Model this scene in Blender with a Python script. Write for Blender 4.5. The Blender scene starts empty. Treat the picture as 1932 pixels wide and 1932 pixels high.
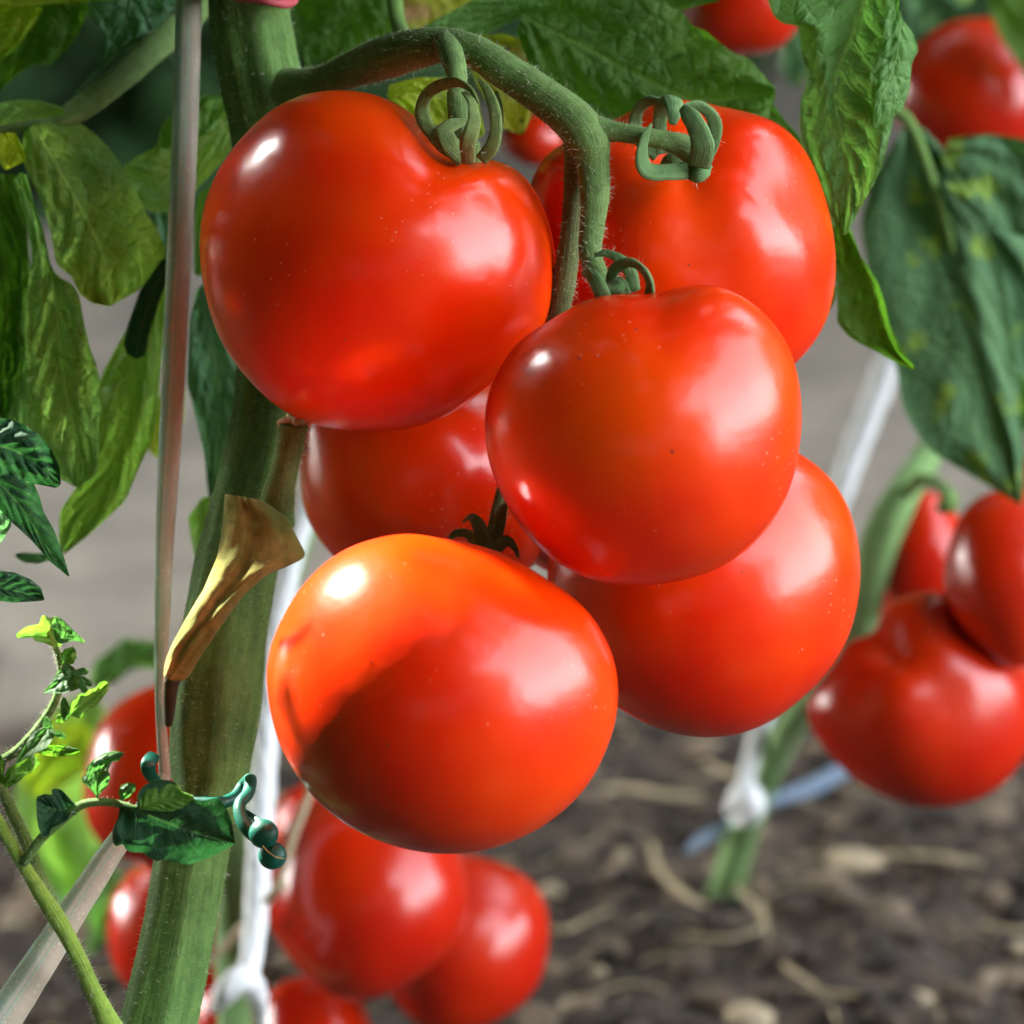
import bpy, math, random
import numpy as np
from mathutils import Vector, Matrix, noise as mn
random.seed(7); rng = np.random.default_rng(7)
sc = bpy.context.scene
R = math.radians

# ------------------------------------------------------------ camera
PITCH = R(15.0); H = 0.52; TH = 0.14625; DF = 0.80
cam_d = bpy.data.cameras.new("camera"); cam = bpy.data.objects.new("camera", cam_d)
sc.collection.objects.link(cam); sc.camera = cam
CP = Vector((0.0, -DF*math.cos(PITCH), H))
cam.location = CP; cam.rotation_euler = (R(90)-PITCH, 0, 0)
cam_d.sensor_width = 36; cam_d.lens = 18/TH
cam_d.clip_start = 0.02; cam_d.clip_end = 500
cam_d.dof.use_dof = True; cam_d.dof.focus_distance = 0.785; cam_d.dof.aperture_fstop = 13.0
FW = Vector((0, math.cos(PITCH), -math.sin(PITCH))); UP = Vector((0, math.sin(PITCH), math.cos(PITCH))); RT = Vector((1, 0, 0))
# ------------------------------------------------------------ sky and sun
SUN = Vector((-0.61, 0.46, 0.64)).normalized()      # towards the sun
w = bpy.data.worlds.new("World"); sc.world = w; w.use_nodes = True
nt = w.node_tree; bg = nt.nodes["Background"]
sky = nt.nodes.new("ShaderNodeTexSky"); sky.sky_type = 'NISHITA'; sky.sun_disc = False
sky.sun_elevation = math.asin(SUN.z); sky.sun_rotation = math.atan2(SUN.x, SUN.y)
sky.air_density = 1.0; sky.dust_density = 3.0; sky.ozone_density = 1.0
hsv = nt.nodes.new('ShaderNodeHueSaturation'); hsv.inputs['Saturation'].default_value = .25   # hazy, washed-out sky
nt.links.new(sky.outputs[0], hsv.inputs['Color']); nt.links.new(hsv.outputs[0], bg.inputs[0]); bg.inputs[1].default_value = 0.15
sl = bpy.data.lights.new("sun", 'SUN'); sun = bpy.data.objects.new("sun", sl); sc.collection.objects.link(sun)
sl.energy = 2.0; sl.angle = R(0.5); sl.color = (1.0, 0.95, 0.86)
sun.rotation_euler = SUN.to_track_quat('Z', 'Y').to_euler()
sc.view_settings.view_transform = 'Standard'; sc.view_settings.look = 'None'
sc.view_settings.exposure = 4.25; sc.view_settings.gamma = 1.0; sc.view_settings.use_curve_mapping = False
sc.cycles.max_bounces = 6; sc.cycles.diffuse_bounces = 3; sc.cycles.glossy_bounces = 2; sc.cycles.transmission_bounces = 6; sc.cycles.transparent_max_bounces = 8
try: sc.cycles.use_denoising = True
except Exception: pass

# ------------------------------------------------------------ helpers
PX = TH/966.0
def P(x, y, d):
    return CP + d*(FW + RT*((x-966)*PX) + UP*((966-y)*PX))
def Pn(a):                                            # array (n,3) of x, y, depth -> world
    a = np.asarray(a, float); x = a[..., 0]; y = a[..., 1]; d = a[..., 2]
    f = np.array(FW); r = np.array(RT); u = np.array(UP); c = np.array(CP)
    return c + d[..., None]*(f + r*((x-966)*PX)[..., None] + u*((966-y)*PX)[..., None])
def infront(p):
    v = Vector(p)-CP; d = v.dot(FW)
    if d <= 0.02: return None
    return 966+v.dot(RT)/d/PX, 966-v.dot(UP)/d/PX, d
def mesh(name, verts, faces, mat=None, parent=None, smooth=True, uv=None, attr=None):
    me = bpy.data.meshes.new(name)
    me.from_pydata([tuple(v) for v in verts] if not isinstance(verts, np.ndarray) else verts.tolist(), [],
                   faces if not isinstance(faces, np.ndarray) else faces.tolist())
    if smooth: me.polygons.foreach_set("use_smooth", [True]*len(me.polygons))
    if uv is not None:
        uvl = me.uv_layers.new(name="UVMap")
        li = np.zeros(len(me.loops), np.int32); me.loops.foreach_get("vertex_index", li)
        uvl.data.foreach_set("uv", np.asarray(uv, np.float32)[li].ravel())
    if attr is not None:
        for k, v in attr.items():
            a = me.attributes.new(k, 'FLOAT', 'POINT'); a.data.foreach_set("value", np.asarray(v, np.float32))
    me.update()
    if mat: me.materials.append(mat)
    o = bpy.data.objects.new(name, me); sc.collection.objects.link(o)
    if parent: o.parent = parent
    return o
def tag(o, label=None, cat=None, group=None, kind=None):
    if label: o['label'] = label
    if cat: o['category'] = cat
    if group: o['group'] = group
    if kind: o['kind'] = kind
    return o
def empty(name, label, cat, loc, group=None):
    e = bpy.data.objects.new(name, None); sc.collection.objects.link(e)
    e.location = loc; e.empty_display_size = 0.01
    bpy.context.view_layer.update()
    return tag(e, label, cat, group)
def under(child, par):                                # parent, keeping the world position
    child.parent = par
    m = Matrix.Identity(4); q = par
    while q is not None:
        m = Matrix.Translation(q.location) @ m if q.parent is None else q.matrix_basis @ m
        q = q.parent
    child.matrix_parent_inverse = m.inverted() if par.parent is None else Matrix.Identity(4)
    return child
def crom(pts, n):
    pts = np.asarray(pts, float); m = len(pts)
    if m == 2:
        t = np.linspace(0, 1, n)[:, None]; return pts[0]*(1-t)+pts[1]*t
    e = np.vstack([2*pts[0]-pts[1], pts, 2*pts[-1]-pts[-2]])
    seg = np.linalg.norm(np.diff(pts[:, :2], axis=0), axis=1)+1e-6
    cum = np.concatenate([[0], np.cumsum(seg)]); tt = np.linspace(0, cum[-1], n)
    out = []
    for t in tt:
        i = min(np.searchsorted(cum, t, side='right')-1, m-2); f = (t-cum[i])/seg[i]
        p0, p1, p2, p3 = e[i], e[i+1], e[i+2], e[i+3]
        out.append(0.5*((2*p1)+(-p0+p2)*f+(2*p0-5*p1+4*p2-p3)*f*f+(-p0+3*p1-3*p2+p3)*f**3))
    return np.array(out)
def lin(pts, n):
    pts = np.asarray(pts, float)
    seg = np.linalg.norm(np.diff(pts, axis=0), axis=1)+1e-6
    cum = np.concatenate([[0], np.cumsum(seg)]); tt = np.linspace(0, cum[-1], n)
    return np.stack([np.interp(tt, cum, pts[:, k]) for k in range(pts.shape[1])], 1)
HAIR = {}
def tube(name, pts, mat, parent=None, seg=20, n=None, bump=0.03, ribs=0, ribamp=.045, flat=1.0, cap=True, hair=None, groove=0, nscale=160, twist=0):
    """pts: (x, y, radius_px, depth). A tapered tube along a spline."""
    q = crom(pts, n or max(8, 8*len(pts)))
    c = Pn(q[:, [0, 1, 3]]); r = np.maximum(q[:, 2], .5)*q[:, 3]*PX
    N = len(c); T = np.gradient(c, axis=0); T /= np.linalg.norm(T, axis=1)[:, None]
    nrm = np.array(-FW) - T[0]*np.dot(np.array(-FW), T[0]); nrm /= np.linalg.norm(nrm)
    V = []; uv = []; L = np.concatenate([[0], np.cumsum(np.linalg.norm(np.diff(c, axis=0), axis=1))])
    hs = []
    sd = random.random()*50
    for i in range(N):
        nrm = nrm-T[i]*nrm.dot(T[i]); nrm /= np.linalg.norm(nrm); b = np.cross(T[i], nrm)
        for k in range(seg):
            a = 2*math.pi*k/seg
            rr = r[i]*(1+(ribamp*math.cos(ribs*(a+twist*i/N)+1.3) if ribs else 0))
            if groove: rr *= 1-groove*math.exp(-((math.cos(a)-1)**2)*9)
            dirv = nrm*math.cos(a)*flat+b*math.sin(a)
            p = c[i]+dirv*rr
            f = mn.noise(Vector(p)*nscale+Vector((sd, 0, 0)))*bump + mn.noise(Vector(p)*nscale*3)*bump*.4
            p = p+dirv*r[i]*f
            V.append(p); uv.append((k/seg, L[i]))
            if hair: hs.append((p, dirv/np.linalg.norm(dirv)))
    F = [(i*seg+k, i*seg+(k+1) % seg, (i+1)*seg+(k+1) % seg, (i+1)*seg+k) for i in range(N-1) for k in range(seg)]
    if cap:
        V.append(c[0]); uv.append((.5, L[0])); V.append(c[-1]+T[-1]*r[-1]*.35); uv.append((.5, L[-1]))
        F += [(N*seg, (k+1) % seg, k) for k in range(seg)]
        F += [(N*seg+1, (N-1)*seg+k, (N-1)*seg+(k+1) % seg) for k in range(seg)]
    if hair: HAIR.setdefault(hair[0], []).append((hs, r.mean(), hair[1]))
    o = mesh(name, np.array(V), F, mat, uv=uv)
    if parent: under(o, parent)
    return o
def make_hairs(key, mat, parent, length=0.0011, wid=0.00004):
    V = []; F = []
    for hs, r, cnt in HAIR.get(key, []):
        for _ in range(cnt):
            i = random.randrange(len(hs)); p, d = hs[i]; j = random.choice([1, -1, 3])
            p2, _d = hs[(i+j) % len(hs)]; 
            if np.linalg.norm(p2-p) > .01: p2 = p
            p = p+(p2-p)*random.random(); rv = rng.normal(size=3)
            dd = d+rv*.4; dd /= np.linalg.norm(dd); s = np.cross(dd, rng.normal(size=3)); s /= np.linalg.norm(s)
            l = length*random.uniform(.35, 1.5); mid = p+dd*l*.5+rv*l*.05; tip = p+dd*l+rv*l*.16
            b = len(V); V += [p-s*wid-d*.0001, p+s*wid-d*.0001, mid-s*wid*.7, mid+s*wid*.7, tip]
            F += [(b, b+1, b+3, b+2), (b+2, b+3, b+4)]
    o = mesh('stem_hair', np.array(V), F, mat, smooth=False); tag(o, kind='stuff')
    under(o, parent); return o

# ------------------------------------------------------------ materials
def newmat(name):
    m = bpy.data.materials.new(name); m.use_nodes = True
    n = m.node_tree.nodes; b = n["Principled BSDF"]
    return m, m.node_tree, n, m.node_tree.links, b
def N_(nt, t, **kw):
    n = nt.nodes.new(t)
    for k, v in kw.items():
        if k.startswith('i_'): n.inputs[k[2:].replace('_', ' ')].default_value = v
        else: setattr(n, k, v)
    return n
def math_(nt, op, a, b=None, clamp=False):
    n = nt.nodes.new('ShaderNodeMath'); n.operation = op; n.use_clamp = clamp
    for i, v in enumerate((a, b)):
        if v is None: continue
        if isinstance(v, (int, float)): n.inputs[i].default_value = v
        else: nt.links.new(v, n.inputs[i])
    return n.outputs[0]
def ramp(nt, fac, stops):
    n = nt.nodes.new('ShaderNodeValToRGB'); e = n.color_ramp.elements
    while len(e) < len(stops): e.new(0.5)
    for el, (p, c) in zip(e, stops):
        el.position = p; el.color = (*c, 1) if len(c) == 3 else c
    nt.links.new(fac, n.inputs[0]); return n.outputs[0]
def mix(nt, fac, a, b, mode='MIX'):
    n = nt.nodes.new('ShaderNodeMix'); n.data_type = 'RGBA'; n.blend_type = mode
    for s, v in (('Factor', fac), ('A', a), ('B', b)):
        inp = [i for i in n.inputs if i.name == s and (i.type == 'RGBA' or s == 'Factor' and i.type == 'VALUE')][0]
        if isinstance(v, (int, float)): inp.default_value = v
        elif isinstance(v, tuple): inp.default_value = (*v, 1)
        else: nt.links.new(v, inp)
    return [o for o in n.outputs if o.type == 'RGBA'][0]
def coords(nt): return N_(nt, 'ShaderNodeNewGeometry').outputs['Position']
def noise_(nt, scale, detail=3, rough=.5, vec=None):
    n = N_(nt, 'ShaderNodeTexNoise'); n.inputs['Scale'].default_value = scale; n.inputs['Detail'].default_value = detail
    n.inputs['Roughness'].default_value = rough
    nt.links.new(vec if vec is not None else coords(nt), n.inputs['Vector']); return n.outputs['Fac']
def bump_(nt, h, dist, strength=1.0, prev=None):
    b = N_(nt, 'ShaderNodeBump'); b.inputs['Distance'].default_value = dist; b.inputs['Strength'].default_value = strength
    nt.links.new(h, b.inputs['Height'])
    if prev is not None: nt.links.new(prev, b.inputs['Normal'])
    return b.outputs[0]

def tomato_mat(name, red=(0.70, 0.016, 0.0002), org=(0.82, 0.056, 0.0003), rough=.235, dust=1.0):
    m, nt, n, L, b = newmat(name)
    c = mix(nt, ramp(nt, noise_(nt, 28, 2), [(.35, (0, 0, 0)), (.7, (1, 1, 1))]), red, org)
    c = mix(nt, math_(nt, 'MULTIPLY', noise_(nt, 500, 2), .10), c, tuple(v*.7 for v in red))
    # lenticels and dust specks
    v = N_(nt, 'ShaderNodeTexVoronoi'); v.inputs['Scale'].default_value = 420; L.new(coords(nt), v.inputs['Vector'])
    spot = ramp(nt, v.outputs['Distance'], [(.06, (1, 1, 1)), (.12, (0, 0, 0))])
    gate = ramp(nt, noise_(nt, 40, 2), [(.52, (0, 0, 0)), (.62, (1, 1, 1))])
    f = math_(nt, 'MULTIPLY', math_(nt, 'MULTIPLY', spot, gate), .5*dust)
    c = mix(nt, f, c, (.75, .42, .3))
    L.new(c, b.inputs['Base Color'])
    rn = math_(nt, 'ADD', math_(nt, 'MULTIPLY', noise_(nt, 60, 3), .08), rough-.04)
    L.new(rn, b.inputs['Roughness'])
    b.inputs['Specular IOR Level'].default_value = .5
    b.inputs['Subsurface Weight'].default_value = .12; b.inputs['Subsurface Radius'].default_value = (1, .12, .04)
    b.inputs['Subsurface Scale'].default_value = .006
    bp = bump_(nt, noise_(nt, 130, 2), .00035, .6)
    bp = bump_(nt, noise_(nt, 2200, 2), .000008, .5, bp)
    L.new(bp, b.inputs['Normal'])
    return m

def leaf_mat(name, base, vein, under_=None, trans=.35, spots=None, rough=.5, NV=6.5, vs=.55, tone2=None, fleck=0.0, bk=1.0):
    m, nt, n, L, b = newmat(name)
    uvn = N_(nt, 'ShaderNodeUVMap'); sep = N_(nt, 'ShaderNodeSeparateXYZ'); L.new(uvn.outputs[0], sep.inputs[0])
    U = sep.outputs[0]; S = math_(nt, 'ABSOLUTE', math_(nt, 'SUBTRACT', math_(nt, 'MULTIPLY', sep.outputs[1], 2), 1))
    wob = math_(nt, 'MULTIPLY', noise_(nt, 120, 2), .5)
    t = math_(nt, 'ADD', math_(nt, 'SUBTRACT', math_(nt, 'MULTIPLY', U, NV), math_(nt, 'MULTIPLY', S, 1.9)), wob)
    d = math_(nt, 'ABSOLUTE', math_(nt, 'SUBTRACT', math_(nt, 'FRACT', math_(nt, 'ADD', t, 100.5)), .5))
    side = ramp(nt, d, [(.0, (1, 1, 1)), (.07, (.0, .0, .0))])
    side = math_(nt, 'MULTIPLY', side, math_(nt, 'SUBTRACT', 1, math_(nt, 'MULTIPLY', S, .75)))
    midm = ramp(nt, S, [(.0, (1, 1, 1)), (.035, (.75,)*3), (.06, (0, 0, 0))])
    vor = N_(nt, 'ShaderNodeTexVoronoi', feature='DISTANCE_TO_EDGE'); vor.inputs['Scale'].default_value = 330
    L.new(coords(nt), vor.inputs['Vector'])
    ter = ramp(nt, vor.outputs['Distance'], [(.0, (1, 1, 1)), (.10, (0, 0, 0))])
    vm = math_(nt, 'MAXIMUM', math_(nt, 'MAXIMUM', side, midm), math_(nt, 'MULTIPLY', ter, .28), clamp=True)
    t2 = tone2 or tuple(v*f for v, f in zip(base, (.6, .7, .75)))
    c = mix(nt, ramp(nt, noise_(nt, 45, 3), [(.35, (0, 0, 0)), (.65, (1, 1, 1))]), t2, base)
    c = mix(nt, math_(nt, 'MULTIPLY', noise_(nt, 700, 3), .5), c, tuple(v*.72 for v in base))
    if spots:
        for (col, sc_, lo) in spots:
            c = mix(nt, ramp(nt, noise_(nt, sc_, 3), [(lo, (0, 0, 0)), (lo+.06, (1, 1, 1))]), c, col)
    c = mix(nt, math_(nt, 'MULTIPLY', vm, vs), c, vein)
    if fleck:
        v2 = N_(nt, 'ShaderNodeTexVoronoi'); v2.inputs['Scale'].default_value = 750; L.new(coords(nt), v2.inputs['Vector'])
        sp = ramp(nt, v2.outputs['Distance'], [(.08, (1, 1, 1)), (.16, (0, 0, 0))])
        gt = ramp(nt, noise_(nt, 130, 3), [(.5, (0, 0, 0)), (.62, (1, 1, 1))])
        c = mix(nt, math_(nt, 'MULTIPLY', math_(nt, 'MULTIPLY', sp, gt), fleck), c, (.5, .55, .45))
    L.new(c, b.inputs['Base Color'])
    L.new(math_(nt, 'ADD', math_(nt, 'MULTIPLY', noise_(nt, 300, 2), .2), rough-.1), b.inputs['Roughness'])
    b.inputs['Specular IOR Level'].default_value = .45
    vor2 = N_(nt, 'ShaderNodeTexVoronoi', feature='DISTANCE_TO_EDGE'); vor2.inputs['Scale'].default_value = 210; L.new(coords(nt), vor2.inputs['Vector'])
    cell = ramp(nt, vor2.outputs['Distance'], [(.0, (1, 1, 1)), (.12, (.35,)*3), (.3, (0, 0, 0))])
    h = math_(nt, 'ADD', math_(nt, 'MULTIPLY', math_(nt, 'MAXIMUM', side, midm), 1.0), math_(nt, 'ADD', math_(nt, 'MULTIPLY', ter, .3), math_(nt, 'MULTIPLY', cell, .8)))
    bp = bump_(nt, h, -.0011*bk, .65)
    bp = bump_(nt, noise_(nt, 260, 3), .0006*bk, .5, bp)
    L.new(bp, b.inputs['Normal'])
    tr = N_(nt, 'ShaderNodeBsdfTranslucent')
    tc = mix(nt, 1.0, c, (.95, 1.12, .6), 'MULTIPLY')
    hs = N_(nt, 'ShaderNodeHueSaturation'); hs.inputs['Value'].default_value = 2.2; hs.inputs['Saturation'].default_value = 1.0
    L.new(tc, hs.inputs['Color']); L.new(hs.outputs[0], tr.inputs['Color']); L.new(bp, tr.inputs['Normal'])
    mx = N_(nt, 'ShaderNodeMixShader'); mx.inputs[0].default_value = trans
    L.new(b.outputs[0], mx.inputs[1]); L.new(tr.outputs[0], mx.inputs[2])
    L.new(mx.outputs[0], n['Material Output'].inputs[0])
    return m

def stem_mat(name, c1, c2, c3=None, streak=1.0, fuzz=.5, rough=.55):
    m, nt, n, L, b = newmat(name)
    uvn = N_(nt, 'ShaderNodeUVMap'); mp = N_(nt, 'ShaderNodeMapping'); mp.inputs['Scale'].default_value = (26, 60, 1)
    L.new(uvn.outputs[0], mp.inputs[0])
    st = noise_(nt, 1.0, 4, .6, mp.outputs[0])
    f = ramp(nt, math_(nt, 'ADD', math_(nt, 'MULTIPLY', st, .55*streak), math_(nt, 'MULTIPLY', noise_(nt, 70, 4), 1-.55*streak)), [(.38, (0, 0, 0)), (.62, (1, 1, 1))])
    c = mix(nt, f, c1, c2)
    if c3: c = mix(nt, ramp(nt, noise_(nt, 55, 5, .6), [(.64, (0, 0, 0)), (.78, (.5, .5, .5))]), c, c3)
    v = N_(nt, 'ShaderNodeTexVoronoi'); v.inputs['Scale'].default_value = 1500; L.new(coords(nt), v.inputs['Vector'])
    sp = ramp(nt, v.outputs['Distance'], [(.12, (1, 1, 1)), (.32, (0, 0, 0))])
    gt = ramp(nt, noise_(nt, 350, 4, .6), [(.42, (0, 0, 0)), (.62, (1, 1, 1))])
    c = mix(nt, math_(nt, 'MULTIPLY', math_(nt, 'MULTIPLY', sp, gt), fuzz), c, (.36, .42, .24))
    c = mix(nt, math_(nt, 'MULTIPLY', ramp(nt, noise_(nt, 420, 3), [(.5, (0, 0, 0)), (.75, (1, 1, 1))]), .5), c, tuple(x*.45 for x in c1))
    L.new(c, b.inputs['Base Color']); b.inputs['Roughness'].default_value = rough+.2; b.inputs['Specular IOR Level'].default_value = .3
    b.inputs['Sheen Weight'].default_value = .08; b.inputs['Sheen Roughness'].default_value = .5
    b.inputs['Sheen Tint'].default_value = (.8, .9, .7, 1)
    bp = bump_(nt, noise_(nt, 900, 4, .6), .0003, .7); bp = bump_(nt, f, .0005, .5, bp)
    L.new(bp, b.inputs['Normal']); return m

def simple(name, col, rough=.5, var=.3, scale=200, bump=.0003, trans=0, alpha=1):
    m, nt, n, L, b = newmat(name)
    c = mix(nt, ramp(nt, noise_(nt, scale, 4, .6), [(.3, (0, 0, 0)), (.7, (1, 1, 1))]), tuple(v*(1-var) for v in col), col)
    L.new(c, b.inputs['Base Color']); b.inputs['Roughness'].default_value = rough
    L.new(bump_(nt, noise_(nt, scale*3, 3), bump, .6), b.inputs['Normal'])
    if trans: b.inputs['Transmission Weight'].default_value = trans
    return m

M = {}
M['tom'] = tomato_mat('tomato skin')
M['tomb'] = tomato_mat('tomato skin behind', red=(.42, .009, .001), org=(.52, .022, .001), rough=.235, dust=.3)  # darker copy of the skin; shade of the rear fruit put into its colour
M['stem'] = stem_mat('stem', (.05, .125, .018), (.115, .225, .045), (.13, .14, .03))
M['truss'] = stem_mat('truss', (.085, .15, .035), (.16, .27, .075), streak=.5, fuzz=.5)
M['trussd'] = stem_mat('truss olive', (.07, .09, .025), (.11, .14, .04), (.14, .1, .05))  # darker olive and brown tones of the rear stalk
M['sepal'] = stem_mat('sepal', (.13, .19, .05), (.23, .32, .10), (.27, .22, .09), fuzz=.2)
M['sepal2'] = stem_mat('sepal fresh', (.09, .19, .06), (.17, .31, .12), fuzz=.2)
M['shoot'] = stem_mat('shoot', (.17, .28, .03), (.27, .42, .06), fuzz=.25)
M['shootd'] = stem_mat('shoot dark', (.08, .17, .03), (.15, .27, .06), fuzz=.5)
M['bgstem'] = stem_mat('far stem', (.10, .19, .05), (.17, .30, .11), fuzz=0)
M['brown'] = stem_mat('dry stalk', (.11, .125, .02), (.30, .25, .06), (.08, .14, .02), fuzz=.15, rough=.75, streak=.35)
M['cut'] = simple('cut tissue', (.55, .42, .18), .6, .5, 900)
M['hair'] = simple('hair', (.5, .55, .36), .5, .2)
M['hose'] = None
M['white'] = simple('white twine', (.72, .75, .76), .6, .25, 500, .0004)
M['blue'] = simple('blue twine', (.13, .18, .25), .5, .3, 400)
M['teal'] = simple('teal plastic', (.002, .12, .078), .42, .35, 500, .0001)
M['pink'] = simple('pink twine', (.62, .09, .12), .6, .4, 1500, .0004)
M['straw'] = simple('straw', (.36, .28, .16), .6, .5, 300)
M['stone'] = simple('pale fragment', (.34, .27, .17), .7, .35, 200)
# leaves
M['L_under'] = leaf_mat('leaf underside', (.22, .38, .11), (.34, .50, .20), trans=.58, tone2=(.15, .32, .13), rough=.65)
M['L_olive'] = leaf_mat('olive leaf', (.26, .38, .06), (.36, .48, .15), trans=.55, tone2=(.15, .30, .11), spots=[((.17, .21, .03), 35, .62)], rough=.65)
M['L_lime'] = leaf_mat('lime leaf', (.24, .42, .07), (.30, .50, .13), trans=.5, tone2=(.19, .36, .07), vs=.35)
M['L_deep'] = leaf_mat('deep green leaf', (.075, .18, .014), (.14, .25, .04), trans=.55, tone2=(.05, .14, .014), rough=.65, vs=.4)
M['L_dark'] = leaf_mat('dark glossy leaf', (.014, .07, .026), (.06, .15, .055), trans=.15, tone2=(.010, .052, .02), rough=.8, fleck=.25, bk=.2)
M['L_young'] = leaf_mat('young leaf', (.065, .17, .045), (.13, .26, .07), trans=.35, tone2=(.04, .13, .035), rough=.6, bk=.35)
M['L_bright'] = leaf_mat('bright young leaf', (.13, .28, .03), (.25, .40, .08), trans=.32, tone2=(.08, .22, .03), rough=.6, bk=.35)
M['L_right'] = leaf_mat('fresh right leaf', (.13, .28, .08), (.24, .42, .13), trans=.4, tone2=(.09, .24, .04), NV=7.5, rough=.65)
M['L_yellow'] = leaf_mat('yellowed leaf', (.42, .40, .03), (.35, .42, .06), trans=.45, tone2=(.25, .33, .03), spots=[((.42, .24, .12), 60, .50), ((.03, .02, .01), 170, .68)])
M['L_ygreen'] = leaf_mat('yellow green leaf', (.42, .48, .02), (.45, .5, .06), trans=.5, tone2=(.2, .36, .02))  # leaf colour raised so the top-left leaf looks sunlit without a beam
M['L_teal'] = leaf_mat('blue green leaf', (.10, .25, .13), (.17, .34, .18), trans=.35, tone2=(.07, .2, .09))
M['L_spot'] = leaf_mat('spotted leaf', (.075, .17, .065), (.10, .21, .10), trans=.2, tone2=(.035, .11, .04), spots=[((.15, .25, .03), 75, .57)], vs=.3, rough=.8)
def mass_mat(name, col, trans):
    m, nt, n, L, b = newmat(name)
    c = mix(nt, noise_(nt, 12, 2), tuple(v*.6 for v in col), tuple(v*1.3 for v in col)); L.new(c, b.inputs['Base Color'])
    b.inputs['Roughness'].default_value = .7; b.inputs['Specular IOR Level'].default_value = .3
    tr = N_(nt, 'ShaderNodeBsdfTranslucent'); tr.inputs['Color'].default_value = (col[0]*1.8, col[1]*1.8, col[2]*.8, 1)
    mx = N_(nt, 'ShaderNodeMixShader'); mx.inputs[0].default_value = trans
    L.new(b.outputs[0], mx.inputs[1]); L.new(tr.outputs[0], mx.inputs[2]); L.new(mx.outputs[0], n['Material Output'].inputs[0]); return m
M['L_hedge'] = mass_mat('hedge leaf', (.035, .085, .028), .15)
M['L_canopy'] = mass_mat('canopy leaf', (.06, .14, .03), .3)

def hose_mat():
    m, nt, n, L, b = newmat('translucent hose')
    uvn = N_(nt, 'ShaderNodeUVMap'); sep = N_(nt, 'ShaderNodeSeparateXYZ'); L.new(uvn.outputs[0], sep.inputs[0])
    u = math_(nt, 'FRACT', math_(nt, 'ADD', math_(nt, 'ADD', sep.outputs[0], .46), math_(nt, 'MULTIPLY', noise_(nt, 18, 2), .08)))
    c = ramp(nt, u, [(.25, (.55, .56, .44)), (.33, (.52, .46, .36)), (.49, (.54, .47, .38)), (.53, (.68, .68, .58)), (.57, (.33, .46, .34)), (.75, (.46, .57, .46))])
    v = N_(nt, 'ShaderNodeTexVoronoi'); v.inputs['Scale'].default_value = 800; L.new(coords(nt), v.inputs['Vector'])
    sp = ramp(nt, v.outputs['Distance'], [(.18, (1, 1, 1)), (.4, (0, 0, 0))])
    gt = ramp(nt, noise_(nt, 300, 4, .6), [(.45, (0, 0, 0)), (.55, (1, 1, 1))])
    c = mix(nt, math_(nt, 'MULTIPLY', math_(nt, 'MULTIPLY', sp, gt), .75), c, (.72, .66, .52))
    L.new(c, b.inputs['Base Color']); b.inputs['Roughness'].default_value = .3
    b.inputs['Transmission Weight'].default_value = .25; b.inputs['IOR'].default_value = 1.2
    b.inputs['Subsurface Weight'].default_value = .3; b.inputs['Subsurface Scale'].default_value = .003
    L.new(bump_(nt, noise_(nt, 600, 4), .0003, .6), b.inputs['Normal'])
    return m
M['hose'] = hose_mat()

# ------------------------------------------------------------ ground
def ground_mat():
    m, nt, n, L, b = newmat('soil')
    a = N_(nt, 'ShaderNodeAttribute', attribute_name='dry')
    f = math_(nt, 'ADD', noise_(nt, 60, 6, .65), 0)
    dark = ramp(nt, f, [(.3, (.014, .009, .006)), (.5, (.046, .031, .020)), (.7, (.12, .085, .055))])
    dry = ramp(nt, noise_(nt, 14, 6, .6), [(.3, (.14, .12, .095)), (.7, (.25, .215, .175))])
    c = mix(nt, a.outputs['Fac'], dark, dry)
    L.new(c, b.inputs['Base Color']); b.inputs['Roughness'].default_value = .95
    L.new(bump_(nt, noise_(nt, 160, 6, .65), .006, .8), b.inputs['Normal'])
    return m
def build_ground():
    def axis(lo, hi, step, far):
        core = np.arange(lo, hi+1e-6, step)
        g = [step*(1.35**k) for k in range(1, 60)]
        right = hi+np.cumsum(g); right = right[right < far]
        left = lo-np.cumsum(g); left = left[left > -far][::-1]
        return np.concatenate([left, core, right])
    xs = axis(-.55, .55, .006, 150); ys = axis(.1, 1.5, .006, 150)
    X, Y = np.meshgrid(xs, ys); V = np.zeros((X.size, 3)); V[:, 0] = X.ravel(); V[:, 1] = Y.ravel()
    dry = np.zeros(len(V))
    for i in range(len(V)):
        x, y = V[i, 0], V[i, 1]
        edge = .80+.32*x+.05*mn.noise((x*5, y*5, 1)) + (.12 if x < -.25 else 0)
        t = min(1, max(0, (y-edge)/.14)); dry[i] = t*t*(3-2*t)
        if abs(x) < 1 and 0 < y < 2.2:
            z = mn.fractal((x*18, y*18, 0), 1.0, 2.1, 5)*.015+mn.noise((x*4, y*4, 3))*.006
            V[i, 2] = z*(1-.75*dry[i])
    nx, ny = len(xs), len(ys)
    idx = np.arange(nx*ny).reshape(ny, nx)
    F = np.stack([idx[:-1, :-1], idx[:-1, 1:], idx[1:, 1:], idx[1:, :-1]], -1).reshape(-1, 4)
    o = mesh('ground', V, F, ground_mat(), attr={'dry': dry}); tag(o, kind='structure')
build_ground()

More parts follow.
